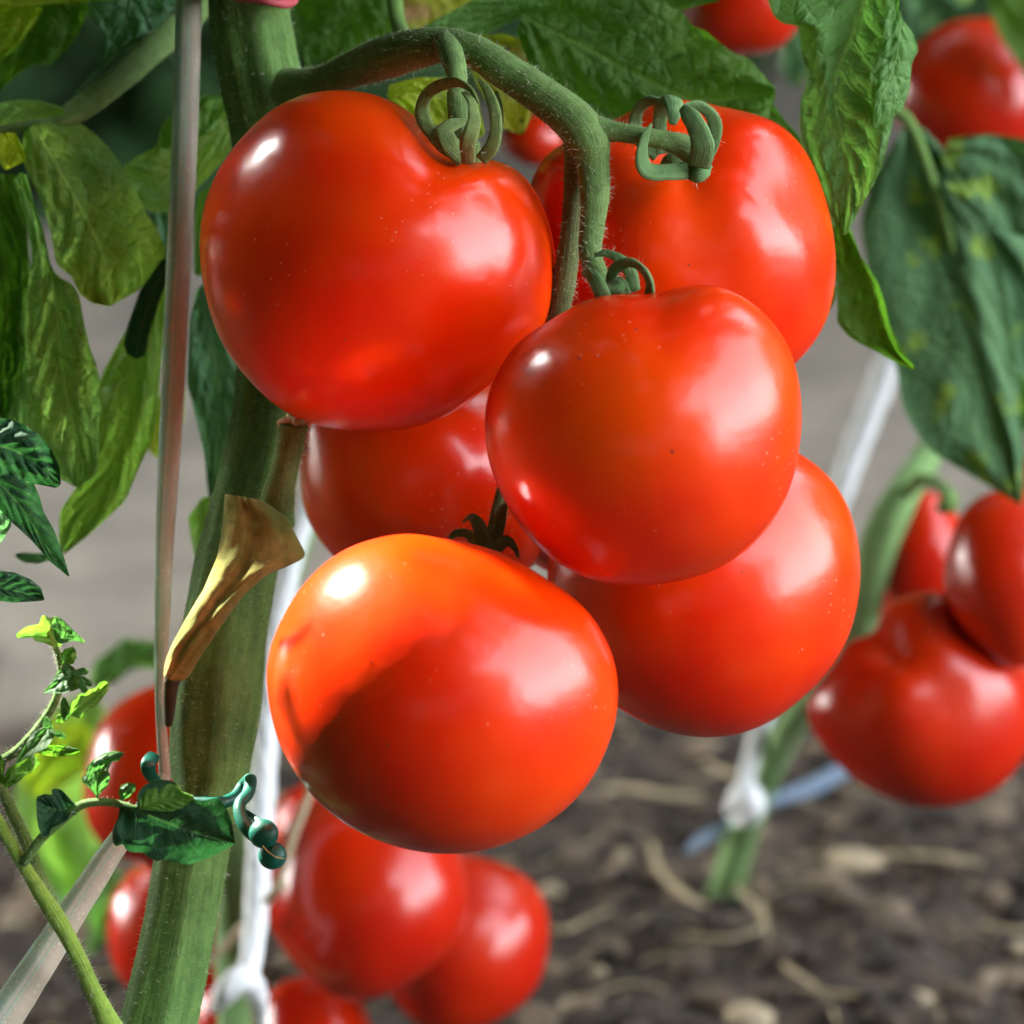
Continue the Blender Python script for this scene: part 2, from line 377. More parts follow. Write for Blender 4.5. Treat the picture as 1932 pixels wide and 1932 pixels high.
def ico(sub=1):
    import bmesh
    bm = bmesh.new(); bmesh.ops.create_icosphere(bm, subdivisions=sub, radius=1)
    v = np.array([x.co[:] for x in bm.verts]); f = np.array([[y.index for y in x.verts] for x in bm.faces]); bm.free(); return v, f
IV, IF = ico(2)
def clods():
    m, nt, n, L, b = newmat('clod')
    a = N_(nt, 'ShaderNodeAttribute', attribute_name='tone')
    c = ramp(nt, math_(nt, 'ADD', math_(nt, 'MULTIPLY', a.outputs['Fac'], .75), math_(nt, 'MULTIPLY', noise_(nt, 300, 5, .6), .3)),
             [(.1, (.012, .008, .005)), (.4, (.043, .029, .019)), (.7, (.13, .092, .060)), (1, (.30, .24, .17))])
    L.new(c, b.inputs['Base Color']); b.inputs['Roughness'].default_value = .95
    L.new(bump_(nt, noise_(nt, 500, 5, .6), .001, .8), b.inputs['Normal'])
    Vs = []; Fs = []; T = []; base = 0
    shapes = []
    for k in range(14):
        s = np.array([1+.45*mn.noise(Vector(v)*1.3+Vector((k*7, 0, 0)))+.22*mn.noise(Vector(v)*3.5+Vector((0, k*5, 0))) for v in IV])
        shapes.append(IV*s[:, None]*np.array([1, random.uniform(.6, 1), random.uniform(.45, .8)]))
    for i in range(8500):
        x = random.uniform(-.5, .5); y = random.uniform(.3, 1.25)
        ed = .80+.32*x
        if y > ed and random.random() < min(1, (y-ed)/.15+.4): continue
        s = .0014+.009*random.random()**2.8 + (.004 if random.random() < .03 else 0)
        ang = random.random()*6.28; ca, sa = math.cos(ang), math.sin(ang)
        v = shapes[i % 14]*s; v = np.stack([v[:, 0]*ca-v[:, 1]*sa, v[:, 0]*sa+v[:, 1]*ca, v[:, 2]], 1)
        z = mn.fractal((x*18, y*18, 0), 1.0, 2.1, 5)*.015+mn.noise((x*4, y*4, 3))*.006
        v += np.array([x, y, z+s*.25]); Vs.append(v); Fs.append(IF+base); base += len(v)
        t = .8*random.random()**1.5; 
        if random.random() < .008: t = 1
        T.append(np.full(len(v), t))
    o = mesh('soil_clods', np.concatenate(Vs), np.concatenate(Fs), m, attr={'tone': np.concatenate(T)}); tag(o, 'grey brown crumbs and clods of loose garden soil', 'soil', kind='stuff')
clods()

# ------------------------------------------------------------ leaves
def leaf(name, mid, left, right, d, mat, parent=None, fold=.0, tipd=0., nu=56, nv=14, quilt=.0012, ruffle=.002, NV=6.5, dl=0., dr=0., sed=None, teeth=0):
    """mid/left/right: pixel outlines (base to tip) of a leaflet at depth d; dl/dr/tipd bend sides and tip in depth (metres)."""
    sed = sed if sed is not None else random.random()*90
    m = crom(np.array(mid, float), nu); l = lin(left, nu); r = lin(right, nu)
    k = 1
    for A in (l, r):
        A[1:-1] = (A[:-2]+2*A[1:-1]+A[2:])/4
    a0 = m[0]; a1 = m[-1]
    V = []; uv = []
    for i in range(nu):
        u = i/(nu-1)
        for side, E in ((-1, l), (1, r)):
            for j in range(nv+1):
                if side == 1 and j == 0: continue
                s = (nv-j)/nv if side == -1 else j/nv
                e = E[i]
                if teeth: 
                    e = e+(e-m[i])*(.05*abs(math.sin(u*teeth*math.pi))-.025)
                q = m[i]+(e-m[i])*s
                t = u*NV-s*1.9*(1)
                fr = abs((t+100) % 1-.5)*2        # 1 at vein
                bul = (1-fr**2)*quilt*.7*math.sin(math.pi*min(1, s*1.05+.03))
                wv = mn.noise((u*3.1+sed, s*side*1.7, 0))*ruffle*2*(.4+s)+mn.noise((u*9+sed, s*side*4, 5))*ruffle*.7*s
                wv += mn.noise((u*22+sed, s*side*10, 9))*ruffle*.25
                wv *= .6
                dd = d+fold*(s**1.3)+(dl if side < 0 else dr)*s+tipd*u*u-bul+wv
                V.append((q[0], q[1], dd)); uv.append((u, .5+.5*s*side))
    W = 2*nv+1
    F = [(i*W+j, i*W+j+1, (i+1)*W+j+1, (i+1)*W+j) for i in range(nu-1) for j in range(W-1)]
    o = mesh(name, Pn(np.array(V)), F, mat, uv=uv)
    if parent: under(o, parent)
    return o

# ------------------------------------------------------------ tomatoes
def cube_sphere(n):
    g = np.tan(np.linspace(-1, 1, n)*math.pi/4)
    A, B = np.meshgrid(g, g); one = np.ones_like(A)
    fs = [(A, B, one), (-A, B, -one), (one, B, -A), (-one, B, A), (A, one, -B), (A, -one, B)]
    V = []; F = []; b = 0
    for f in fs:
        v = np.stack([x.ravel() for x in f], 1); v /= np.linalg.norm(v, axis=1)[:, None]
        idx = np.arange(n*n).reshape(n, n)+b
        F.append(np.stack([idx[:-1, :-1], idx[:-1, 1:], idx[1:, 1:], idx[1:, :-1]], -1).reshape(-1, 4)); V.append(v); b += n*n
    V = np.concatenate(V); F = np.concatenate(F)
    key = np.round(V, 5); _, first, inv = np.unique(key, axis=0, return_index=True, return_inverse=True)
    return V[first], inv.ravel()[F]
CS = {n: cube_sphere(n) for n in (44, 26)}
def tomato(sil, d, mat, label, dent=None, res=44, depthr=None, group=None, order=12, lobes=5, lamp=.02):
    """sil: pixel silhouette; d: depth; dent: (x, y) of the stalk end in pixels, plus how deep it goes."""
    s = np.array(sil, float)
    if len(s) == 1:                                    # (cx, cy, rx, ry, tilt)
        cx, cy, rx, ry = s[0][:4]; t = np.linspace(0, 2*math.pi, 64, endpoint=False)
        rr = 1+.03*np.cos(3*t+cx)+.02*np.cos(5*t+cy); s = np.stack([cx+rx*rr*np.cos(t), cy+ry*rr*np.sin(t)], 1)
    c = (s.max(0)+s.min(0))/2
    v = s-c; an = np.arctan2(-v[:, 1], v[:, 0]); ra = np.hypot(v[:, 0], v[:, 1])
    o_ = np.argsort(an); an, ra = an[o_], ra[o_]
    tt = np.linspace(-math.pi, math.pi, 720, endpoint=False)
    rf = np.interp(tt, np.concatenate([an-2*math.pi, an, an+2*math.pi]), np.tile(ra, 3))
    ft = np.fft.rfft(rf); k = np.arange(len(ft)); ft *= np.exp(-(k/order)**4); rf = np.fft.irfft(ft, 720)
    px = d*PX; rm = rf.mean()*px; Rd = (depthr or .93)*rm
    D, F = CS[res]
    a, b, cc = D[:, 0], D[:, 1], D[:, 2]                # right, up, towards camera
    th = np.arctan2(b, a); sp = np.hypot(a, b)
    r = np.interp(th, tt, rf, period=2*math.pi)*px
    w_ = np.clip(sp/.95, 0, 1); w_ = w_*w_*(3-2*w_); r = rm+(r-rm)*w_
    p = np.stack([a*r, b*r, cc*Rd], 1)
    if dent:
        kx, ky = (dent[0]-c[0])*px, -(dent[1]-c[1])*px; back = dent[2] if len(dent) > 2 else 0
        kz = math.sqrt(max(0.0, 1-(kx*kx+ky*ky)/(rm*rm)))*(-1 if back < 0 else 1)
        K = np.array([kx/rm, ky/rm, kz]); K /= np.linalg.norm(K)
        ang = np.arccos(np.clip(D@K, -1, 1))
        e1 = np.cross(K, [0, 0, 1.]); e1 /= np.linalg.norm(e1); e2 = np.cross(K, e1)
        az = np.arctan2(D@e2, D@e1)
        dep = dent[3] if len(dent) > 3 else .16
        f = 1-dep*np.exp(-(ang/.30)**2)+lamp*np.cos(lobes*az+cx_ph(c))*np.exp(-((ang-.75)/.5)**2)
        p *= f[:, None]
    nz = np.array([mn.noise(Vector(q)*1.4+Vector((c[0], 0, 0))) for q in D]); p *= (1+.012*nz)[:, None]
    W = np.array(P(c[0], c[1], d))
    Vw = p[:, :1]*np.array(RT)+p[:, 1:2]*np.array(UP)-p[:, 2:3]*np.array(FW)
    return Vw, F, W
def cx_ph(c): return c[0]*.013
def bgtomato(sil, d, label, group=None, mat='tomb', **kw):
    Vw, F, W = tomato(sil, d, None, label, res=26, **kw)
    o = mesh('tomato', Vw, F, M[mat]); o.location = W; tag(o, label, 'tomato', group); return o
GC = 'ripe tomatoes of the front cluster'
def front(sil, d, label, dent, **kw):
    Vw, F, W = tomato(sil, d, None, label, dent=dent, **kw)
    e = empty('tomato', label, 'tomato', W, GC)
    o = mesh('skin', Vw, F, M['tom']); o.parent = e
    return e
T1 = front([(640,172),(700,178),(750,196),(790,228),(830,262),(870,294),(900,306),(933,295),(960,306),(1000,345),(1028,400),(1043,460),(1047,520),(1043,570),(1030,610),(1005,645),(965,685),(930,718),(880,760),(830,788),(780,805),(730,812),(680,812),(620,808),(560,790),(500,750),(455,700),(415,640),(392,570),(380,500),(380,440),(392,380),(415,320),(445,275),(490,225),(540,192),(590,176)],
    .80, 'upper left tomato of the front cluster, touching the thick stem, with looped sepals', (893, 300, -1, .05), lamp=.004, order=15)
T2 = front([(1000,380),(1012,325),(1040,285),(1060,270),(1120,240),(1190,212),(1260,197),(1330,194),(1400,205),(1460,235),(1510,285),(1545,350),(1568,420),(1575,490),(1570,550),(1550,620),(1500,685),(1440,722),(1350,740),(1250,735),(1150,700),(1070,630),(1020,550),(1000,450)],
    .832, 'upper right tomato of the front cluster with an upright claw-like green calyx facing the camera', (1275, 300, 1, .15), lamp=.03)
T3 = front([(1041,599),(1091,576),(1141,559),(1191,551),(1241,553),(1278,545),(1316,542),(1353,546),(1391,559),(1428,584),(1449,601),(1480,640),(1503,700),(1513,780),(1508,850),(1490,920),(1455,985),(1400,1045),(1340,1080),(1270,1100),(1190,1105),(1110,1092),(1050,1060),(1000,1015),(955,950),(925,880),(915,810),(920,750),(940,700),(975,645),(1005,620)],
    .76, 'middle tomato of the front cluster, overlapping three others, right below the forked stalk', (1165, 560, -1, .06), lamp=.015, order=20)
T4 = front([(504,1253),(515,1206),(545,1141),(583,1086),(625,1047),(670,1023),(720,1010),(765,1005),(803,1010),(833,1016),(883,1018),(920,1026),(966,1053),(1016,1084),(1066,1113),(1116,1156),(1141,1198),(1161,1248),(1166,1303),(1161,1356),(1141,1416),(1126,1449),(1100,1490),(1060,1530),(1000,1570),(950,1590),(880,1606),(820,1608),(760,1600),(700,1580),(640,1545),(590,1500),(550,1445),(520,1380),(507,1320),(503,1280)],
    .757, 'lowest tomato of the front cluster with a sunlit left shoulder', (905, 1015, -1, .05), lamp=.012, order=20)
T5 = front([(1515,858),(1550,880),(1580,915),(1605,965),(1620,1030),(1623,1080),(1615,1140),(1598,1200),(1565,1260),(1520,1310),(1470,1350),(1410,1380),(1350,1391),(1290,1388),(1230,1370),(1170,1335),(1110,1290),(1060,1220),(1035,1140),(1034,1060),(1060,980),(1120,900),(1200,850),(1300,825),(1420,825)],
    .832, 'lower right tomato of the front cluster, half hidden behind the middle one', (1300, 850, -1, .08), lamp=.01)
T6 = front([(568,870),(572,800),(600,740),(650,700),(750,670),(850,680),(930,720),(990,800),(1022,900),(1030,980),(1018,1050),(990,1085),(900,1115),(760,1110),(680,1085),(625,1045),(590,1000),(570,940)],
    .878, 'dark shaded tomato at the back of the front cluster, beside the thick stem', (940, 990, 1, .1), lamp=.01)
T7 = front([(1112,905,170,192)], .888, 'dark red tomato glimpsed in the small gap between the middle and the lowest front tomatoes', None)
def blemish(e, x, y, r, Vobj):
    o = [c for c in e.children if c.name.startswith('skin')][0]
    from mathutils.bvhtree import BVHTree
    me = o.data; bv = BVHTree.FromPolygons([v.co+e.location for v in me.vertices], [p.vertices[:] for p in me.polygons])
    a = P(x, y, .5); dr = (P(x, y, 1.0)-a).normalized(); hit, nn, _, _ = bv.ray_cast(a, dr)
    if hit is None: return
    k = r*PX*.78; b = mesh('blemish', IV2*np.array([k, k*.3, k]), IF2, M['brownspot']); b.location = hit
    under(b, e)
IV2, IF2 = CS[26]
M['brownspot'] = simple('brown spot', (.14, .015, .012), .5, .3)
for e, x, y, r in ((T3,1093,676,3.2), (T3,1268,852,3.2), (T3,1200,622,2.4), (T4,700,1250,1.8), (T4,732,1406,2.2), (T2,1300,500,2), (T1,650,640,1.8), (T5,1400,1080,1.8)):
    blemish(e, x, y, r, None)
GB = 'blurred tomatoes hanging behind the front cluster'
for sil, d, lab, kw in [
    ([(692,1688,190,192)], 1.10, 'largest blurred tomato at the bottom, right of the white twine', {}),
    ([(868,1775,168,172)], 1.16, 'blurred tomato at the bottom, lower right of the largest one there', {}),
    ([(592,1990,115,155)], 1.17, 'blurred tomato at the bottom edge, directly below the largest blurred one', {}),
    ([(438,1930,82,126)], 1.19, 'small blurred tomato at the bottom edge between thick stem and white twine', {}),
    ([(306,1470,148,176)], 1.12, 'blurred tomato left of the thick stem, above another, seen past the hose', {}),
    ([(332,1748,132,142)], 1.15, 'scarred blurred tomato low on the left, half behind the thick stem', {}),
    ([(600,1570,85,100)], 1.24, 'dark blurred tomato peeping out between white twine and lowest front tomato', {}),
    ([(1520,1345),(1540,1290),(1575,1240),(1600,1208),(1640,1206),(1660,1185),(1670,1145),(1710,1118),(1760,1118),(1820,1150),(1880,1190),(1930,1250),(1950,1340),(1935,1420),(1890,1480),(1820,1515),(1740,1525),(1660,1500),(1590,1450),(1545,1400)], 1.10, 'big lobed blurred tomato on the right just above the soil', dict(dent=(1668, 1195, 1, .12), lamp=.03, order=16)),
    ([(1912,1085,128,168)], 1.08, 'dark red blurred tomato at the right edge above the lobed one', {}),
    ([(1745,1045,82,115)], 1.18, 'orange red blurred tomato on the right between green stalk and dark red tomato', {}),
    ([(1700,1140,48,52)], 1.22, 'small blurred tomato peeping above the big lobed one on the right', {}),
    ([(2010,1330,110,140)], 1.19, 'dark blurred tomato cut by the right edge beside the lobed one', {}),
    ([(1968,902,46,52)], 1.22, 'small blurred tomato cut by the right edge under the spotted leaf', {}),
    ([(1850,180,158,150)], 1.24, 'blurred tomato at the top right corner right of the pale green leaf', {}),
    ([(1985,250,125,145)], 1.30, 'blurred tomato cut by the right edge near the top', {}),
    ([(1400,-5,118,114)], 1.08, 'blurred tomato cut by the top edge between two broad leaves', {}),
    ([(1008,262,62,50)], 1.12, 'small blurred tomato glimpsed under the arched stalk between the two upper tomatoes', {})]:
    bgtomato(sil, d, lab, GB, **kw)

# ------------------------------------------------------------ calyxes
def calyx(par, base, sepals, mat='sepal'):
    (x, y, r, d) = base
    cb = tube('calyx', [(x, y-r*.3, r*.55, d+.001), (x, y, r, d), (x, y+r*.25, r*.7, d+.001)], M[mat], seg=16, bump=.08)
    under(cb, par)
    for s in sepals:
        o = tube('sepal', [(a, b, r_*1.3, d_) for a, b, r_, d_ in s], M[mat], seg=14, n=34, bump=.22, flat=.5, groove=.35, hair=('truss', 60))
        o.parent = cb; o.matrix_parent_inverse = Matrix.Translation(par.location).inverted() @ Matrix.Identity(4)
        o.matrix_parent_inverse = Matrix.Identity(4)
        o.location = (0, 0, 0)
calyx(T1, (890, 293, 24, .786), [
    [(872,302,9,.780),(838,275,11,.778),(806,240,11,.780),(796,208,10,.782),(806,178,9,.780),(832,160,9,.776),(862,155,8,.772),(888,170,6,.770),(902,196,3,.770)],
    [(884,306,11,.776),(883,270,12,.768),(893,232,11,.766),(891,196,8,.768),(876,174,5,.771)],
    [(908,302,10,.780),(932,268,10,.777),(935,218,9,.776),(922,176,7,.778),(904,149,3,.780)],
    [(876,300,14,.778),(846,272,15,.777),(838,248,13,.778),(856,234,10,.779),(882,230,5,.780)],
    [(918,296,8,.790),(938,250,7,.79),(942,205,6,.79),(936,172,3,.79)],
    [(860,296,9,.785),(825,262,9,.788),(838,238,9,.792),(870,222,6,.795)]])
calyx(T2, (1278, 308, 32, .797), [
    [(1296,322,12,.785),(1256,324,12,.782),(1222,322,13,.780),(1211,296,12,.779),(1216,262,9,.778),(1229,233,2,.777)],
    [(1240,295,10,.80),(1205,262,9,.80),(1198,228,10,.798),(1206,203,10,.796),(1226,190,10,.794),(1248,193,9,.792),(1262,206,5,.79)],
    [(1252,290,12,.80),(1244,240,11,.799),(1250,203,13,.794),(1266,188,15,.787),(1272,208,13,.782),(1269,234,5,.780)],
    [(1318,312,18,.782),(1326,278,17,.778),(1314,240,15,.777),(1296,214,12,.778),(1286,204,6,.779)],
    [(1322,310,10,.795),(1342,280,9,.794),(1350,240,10,.792),(1338,212,10,.79),(1312,198,9,.788),(1288,201,5,.786)],
    [(1300,322,12,.786),(1318,322,16,.784),(1334,308,12,.787)]], 'sepal2')
calyx(T3, (1150, 552, 22, .772), [
    [(1150,535,6,.768),(1160,508,8,.765),(1188,495,9,.762),(1214,510,10,.760),(1226,536,11,.760),(1224,560,12,.762)],
    [(1122,481,3,.770),(1146,478,6,.769),(1172,490,8,.768),(1190,514,9,.768),(1196,548,9,.768)],
    [(1099,514,4,.768),(1114,518,10,.762),(1130,540,12,.760),(1142,566,12,.762)],
    [(1150,532,9,.768),(1160,542,15,.762),(1162,556,12,.762)],
    [(1161,523,3,.770),(1175,533,6,.768),(1183,555,7,.768)]], 'sepal2')
calyx(T4, (912, 1030, 24, .775), [
    [(900,1030,8,.780),(884,1008,7,.782),(862,1006,6,.782),(848,1016,3,.781)],
    [(912,1030,10,.772),(905,995,10,.770),(890,975,7,.768),(874,985,3,.767)],
    [(925,1035,11,.775),(938,1000,11,.773),(945,970,8,.775),(955,950,3,.778)],
    [(932,1040,10,.77),(955,1020,9,.768),(972,1035,5,.768),(978,1052,2,.770)]], 'sepal2')

# ------------------------------------------------------------ main plant
plant = empty('tomato_plant', 'foreground tomato plant with thick hairy stem carrying the sharp ripe cluster', 'tomato plant', P(280, 2010, .80))
tube('stem', [(468,-60,72,.848),(473,30,75,.848),(484,100,76,.848),(498,170,76,.848),(512,300,70,.85),(514,500,66,.85),(512,700,64,.848),(505,800,68,.846),(487,900,73,.843),(464,1000,76,.84),(440,1100,78,.836),(424,1200,80,.832),(411,1300,84,.828),(402,1400,79,.825),(396,1470,70,.822),(388,1510,58,.820),(376,1560,64,.818),(362,1620,68,.816),(344,1720,67,.812),(325,1820,68,.808),(300,1932,71,.804),(282,2030,74,.80)],
     M['stem'], plant, seg=44, n=190, bump=.035, ribs=7, hair=('stem', 5200), nscale=90)
tr = tube('truss', [(500,180,52,.846),(548,170,44,.842),(585,160,32,.836),(620,150,29,.830),(670,130,35,.822),(730,108,41,.812),(790,92,38,.804),(845,84,31,.798),(900,100,32,.794),(960,138,35,.790),(1020,178,37,.787),(1072,218,40,.785),(1108,262,41,.783),(1118,310,32,.783),(1122,370,28,.782),(1117,430,24,.781),(1114,480,22,.779),(1126,515,21,.776),(1140,548,20,.774)],
     M['truss'], plant, seg=28, n=150, bump=.05, hair=('truss', 3000), nscale=130)
tube('pedicel', [(838,78,24,.797),(852,105,24,.789),(862,140,20,.785),(862,180,19,.784),(868,225,21,.784),(886,285,22,.785)], M['truss'], plant, seg=20, n=50, bump=.05, hair=('truss', 500))
tube('pedicel', [(1085,232,26,.784),(1130,244,25,.783),(1165,249,19,.782),(1215,257,18,.781),(1265,268,20,.782),(1300,282,25,.785),(1318,300,24,.788)], M['truss'], plant, seg=20, n=50, bump=.05, hair=('truss', 500))
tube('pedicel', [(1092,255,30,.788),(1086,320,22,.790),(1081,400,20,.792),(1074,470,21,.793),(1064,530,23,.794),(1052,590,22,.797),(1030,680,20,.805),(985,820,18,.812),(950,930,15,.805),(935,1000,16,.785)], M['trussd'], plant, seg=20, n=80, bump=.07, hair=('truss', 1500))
# cut stub and dry leaf stalk on the stem
st = tube('cut_leaf_stalk', [(520,985,36,.824),(524,940,32,.818),(536,890,27,.815),(546,840,26,.814),(552,800,29,.813)], M['truss'], plant, seg=22, n=40, bump=.06, hair=('stem', 260))
for pts in ([(526,800,7,.812),(540,792,8,.811),(556,793,7,.810)], [(556,800,6,.809),(562,788,7,.810),(566,780,4,.812)], [(548,806,8,.812),(566,806,9,.812),(572,798,5,.813)], [(545,796,3,.811),(543,786,3,.811),(540,780,1,.812)]):
    o = tube('cut_edge', pts, M['cut'], seg=8, n=10, bump=.2); o.parent = st; o.matrix_parent_inverse = Matrix.Identity(4)
def slab(name, poly_l, poly_r, mid, dmid, thick, mat, parent, groove=.0, nu=70, nv=10):
    """a thick tapering stalk: outline left/right with a rounded, grooved front and a closed back"""
    m = crom(np.array(mid, float), nu); l = lin(poly_l, nu); r = lin(poly_r, nu)
    for A in (l, r):
        for _ in range(3): A[1:-1] = (A[:-2]+2*A[1:-1]+A[2:])/4
    V = []; uv = []; W = 4*nv
    for i in range(nu):
        u = i/(nu-1); dm = np.interp(u, np.linspace(0, 1, len(dmid)), dmid); tk = thick*(1-.6*u)
        for k in range(W):
            a = 2*math.pi*k/W; s = math.cos(a); z = math.sin(a)
            q = m[i]+(r[i]-m[i])*s if s > 0 else m[i]+(l[i]-m[i])*(-s)
            dd = dm-tk*z+(groove*tk*math.exp(-(s+.1)**2/.03) if z > 0 else 0)+mn.noise((u*9, s*3, 2))*tk*.25
            V.append((q[0], q[1], dd)); uv.append((s*.15+u*.02, u*.02+s*.03))
    F = [(i*W+k, i*W+(k+1) % W, (i+1)*W+(k+1) % W, (i+1)*W+k) for i in range(nu-1) for k in range(W)]
    F.append(tuple(range(W-1, -1, -1))); F.append(tuple((nu-1)*W+k for k in range(W)))
    o = mesh(name, Pn(np.array(V)), F, mat, uv=uv); under(o, parent); return o
slab('dry_leaf_stalk', [(424,932),(420,990),(410,1050),(385,1110),(352,1165),(326,1212),(312,1245),(308,1275)],
     [(498,945),(540,975),(564,1020),(580,1050),(545,1068),(502,1085),(458,1125),(415,1185),(372,1250),(352,1285),(325,1285)],
     [(462,938),(478,1000),(468,1060),(420,1125),(372,1190),(335,1240),(316,1280)], [.815,.812,.808,.805,.803,.802], .006, M['brown'], plant, groove=.45)
tube('dry_tip', [(345,1225,12,.812),(332,1262,18,.811),(322,1300,15,.812),(320,1335,11,.814),(318,1368,7,.816)], simple('withered tip', (.06, .035, .012), .6, .5, 300), plant, seg=14, bump=.15)

# ---- side shoot at lower left
sh = tube('side_shoot', [(222,1960,26,.796),(203,1925,21,.793),(176,1870,17,.788),(150,1811,15.5,.782),(128,1768,16,.778),(105,1728,17,.774),(80,1690,15,.772),(55,1650,13,.77),(28,1605,12,.768),(0,1556,12,.766),(-40,1490,11,.764)], M['shoot'], plant, seg=20, n=90, bump=.04, hair=('shoot', 1500))
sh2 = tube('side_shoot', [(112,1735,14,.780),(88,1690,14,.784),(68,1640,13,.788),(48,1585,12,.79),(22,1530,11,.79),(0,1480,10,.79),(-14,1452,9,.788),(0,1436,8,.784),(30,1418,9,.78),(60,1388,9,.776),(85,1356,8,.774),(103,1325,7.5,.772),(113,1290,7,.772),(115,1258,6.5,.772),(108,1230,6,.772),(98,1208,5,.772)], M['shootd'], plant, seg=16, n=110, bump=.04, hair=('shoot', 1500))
def sub(o, par):
    o.parent = par; o.matrix_parent_inverse = Matrix.Identity(4); return o
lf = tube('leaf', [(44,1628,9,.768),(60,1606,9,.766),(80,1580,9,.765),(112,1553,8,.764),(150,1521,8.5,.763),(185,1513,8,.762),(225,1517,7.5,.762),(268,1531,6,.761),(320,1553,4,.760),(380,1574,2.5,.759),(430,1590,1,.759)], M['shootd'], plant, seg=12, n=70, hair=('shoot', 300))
def LL(mid, l, r, d, mat, par=lf, **kw):
    o = leaf('leaflet', mid, l, r, d, M[mat], None, **kw); sub(o, par); return o
LL([(232,1520),(270,1534),(320,1554),(380,1574),(442,1592)], [(232,1519),(262,1523),(259,1505),(262,1494),(275,1479),(297,1471),(318,1472),(332,1476),(338,1491),(350,1493),(362,1499),(365,1509),(385,1512),(412,1504),(418,1512),(428,1526),(438,1550),(443,1590)],
   [(226,1524),(222,1545),(212,1565),(212,1590),(220,1599),(232,1590),(237,1604),(252,1609),(270,1607),(282,1620),(296,1625),(310,1620),(325,1626),(355,1632),(378,1624),(405,1614),(430,1600),(443,1592)], .7585, 'L_dark', dl=-.004, dr=.004, quilt=.0004, ruffle=.0018, NV=6)
LL([(262,1526),(300,1512),(340,1503),(366,1506)], [(262,1524),(258,1503),(264,1490),(277,1478),(298,1470),(320,1472),(334,1478),(342,1492),(364,1500)], [(266,1528),(290,1530),(320,1532),(345,1524),(366,1508)], .7555, 'L_bright', quilt=.0008, ruffle=.0006, nu=36)
LL([(144,1528),(118,1530),(92,1524),(69,1512)], [(144,1520),(128,1502),(116,1490),(104,1487),(97,1490),(102,1500),(84,1498),(70,1503),(68,1512)], [(145,1538),(134,1533),(128,1549),(112,1556),(96,1562),(92,1578),(79,1578),(72,1560),(69,1540),(68,1514)], .7635, 'L_dark', ruffle=.0012, quilt=.0009, dr=-.003)
LL([(183,1508),(182,1480),(190,1452),(212,1430),(236,1421)], [(181,1503),(170,1488),(154,1474),(156,1464),(163,1462),(163,1447),(176,1433),(196,1421),(218,1417),(236,1420)], [(186,1503),(194,1492),(202,1484),(208,1470),(205,1452),(212,1437),(224,1436),(230,1427)], .762, 'L_young', ruffle=.0015, quilt=.0008)
LL([(228,1512),(238,1495),(255,1480)], [(226,1507),(223,1492),(230,1480),(244,1476),(256,1479)], [(232,1510),(245,1503),(255,1492),(257,1482)], .7605, 'L_young', nu=24, ruffle=.0006, quilt=.0004)
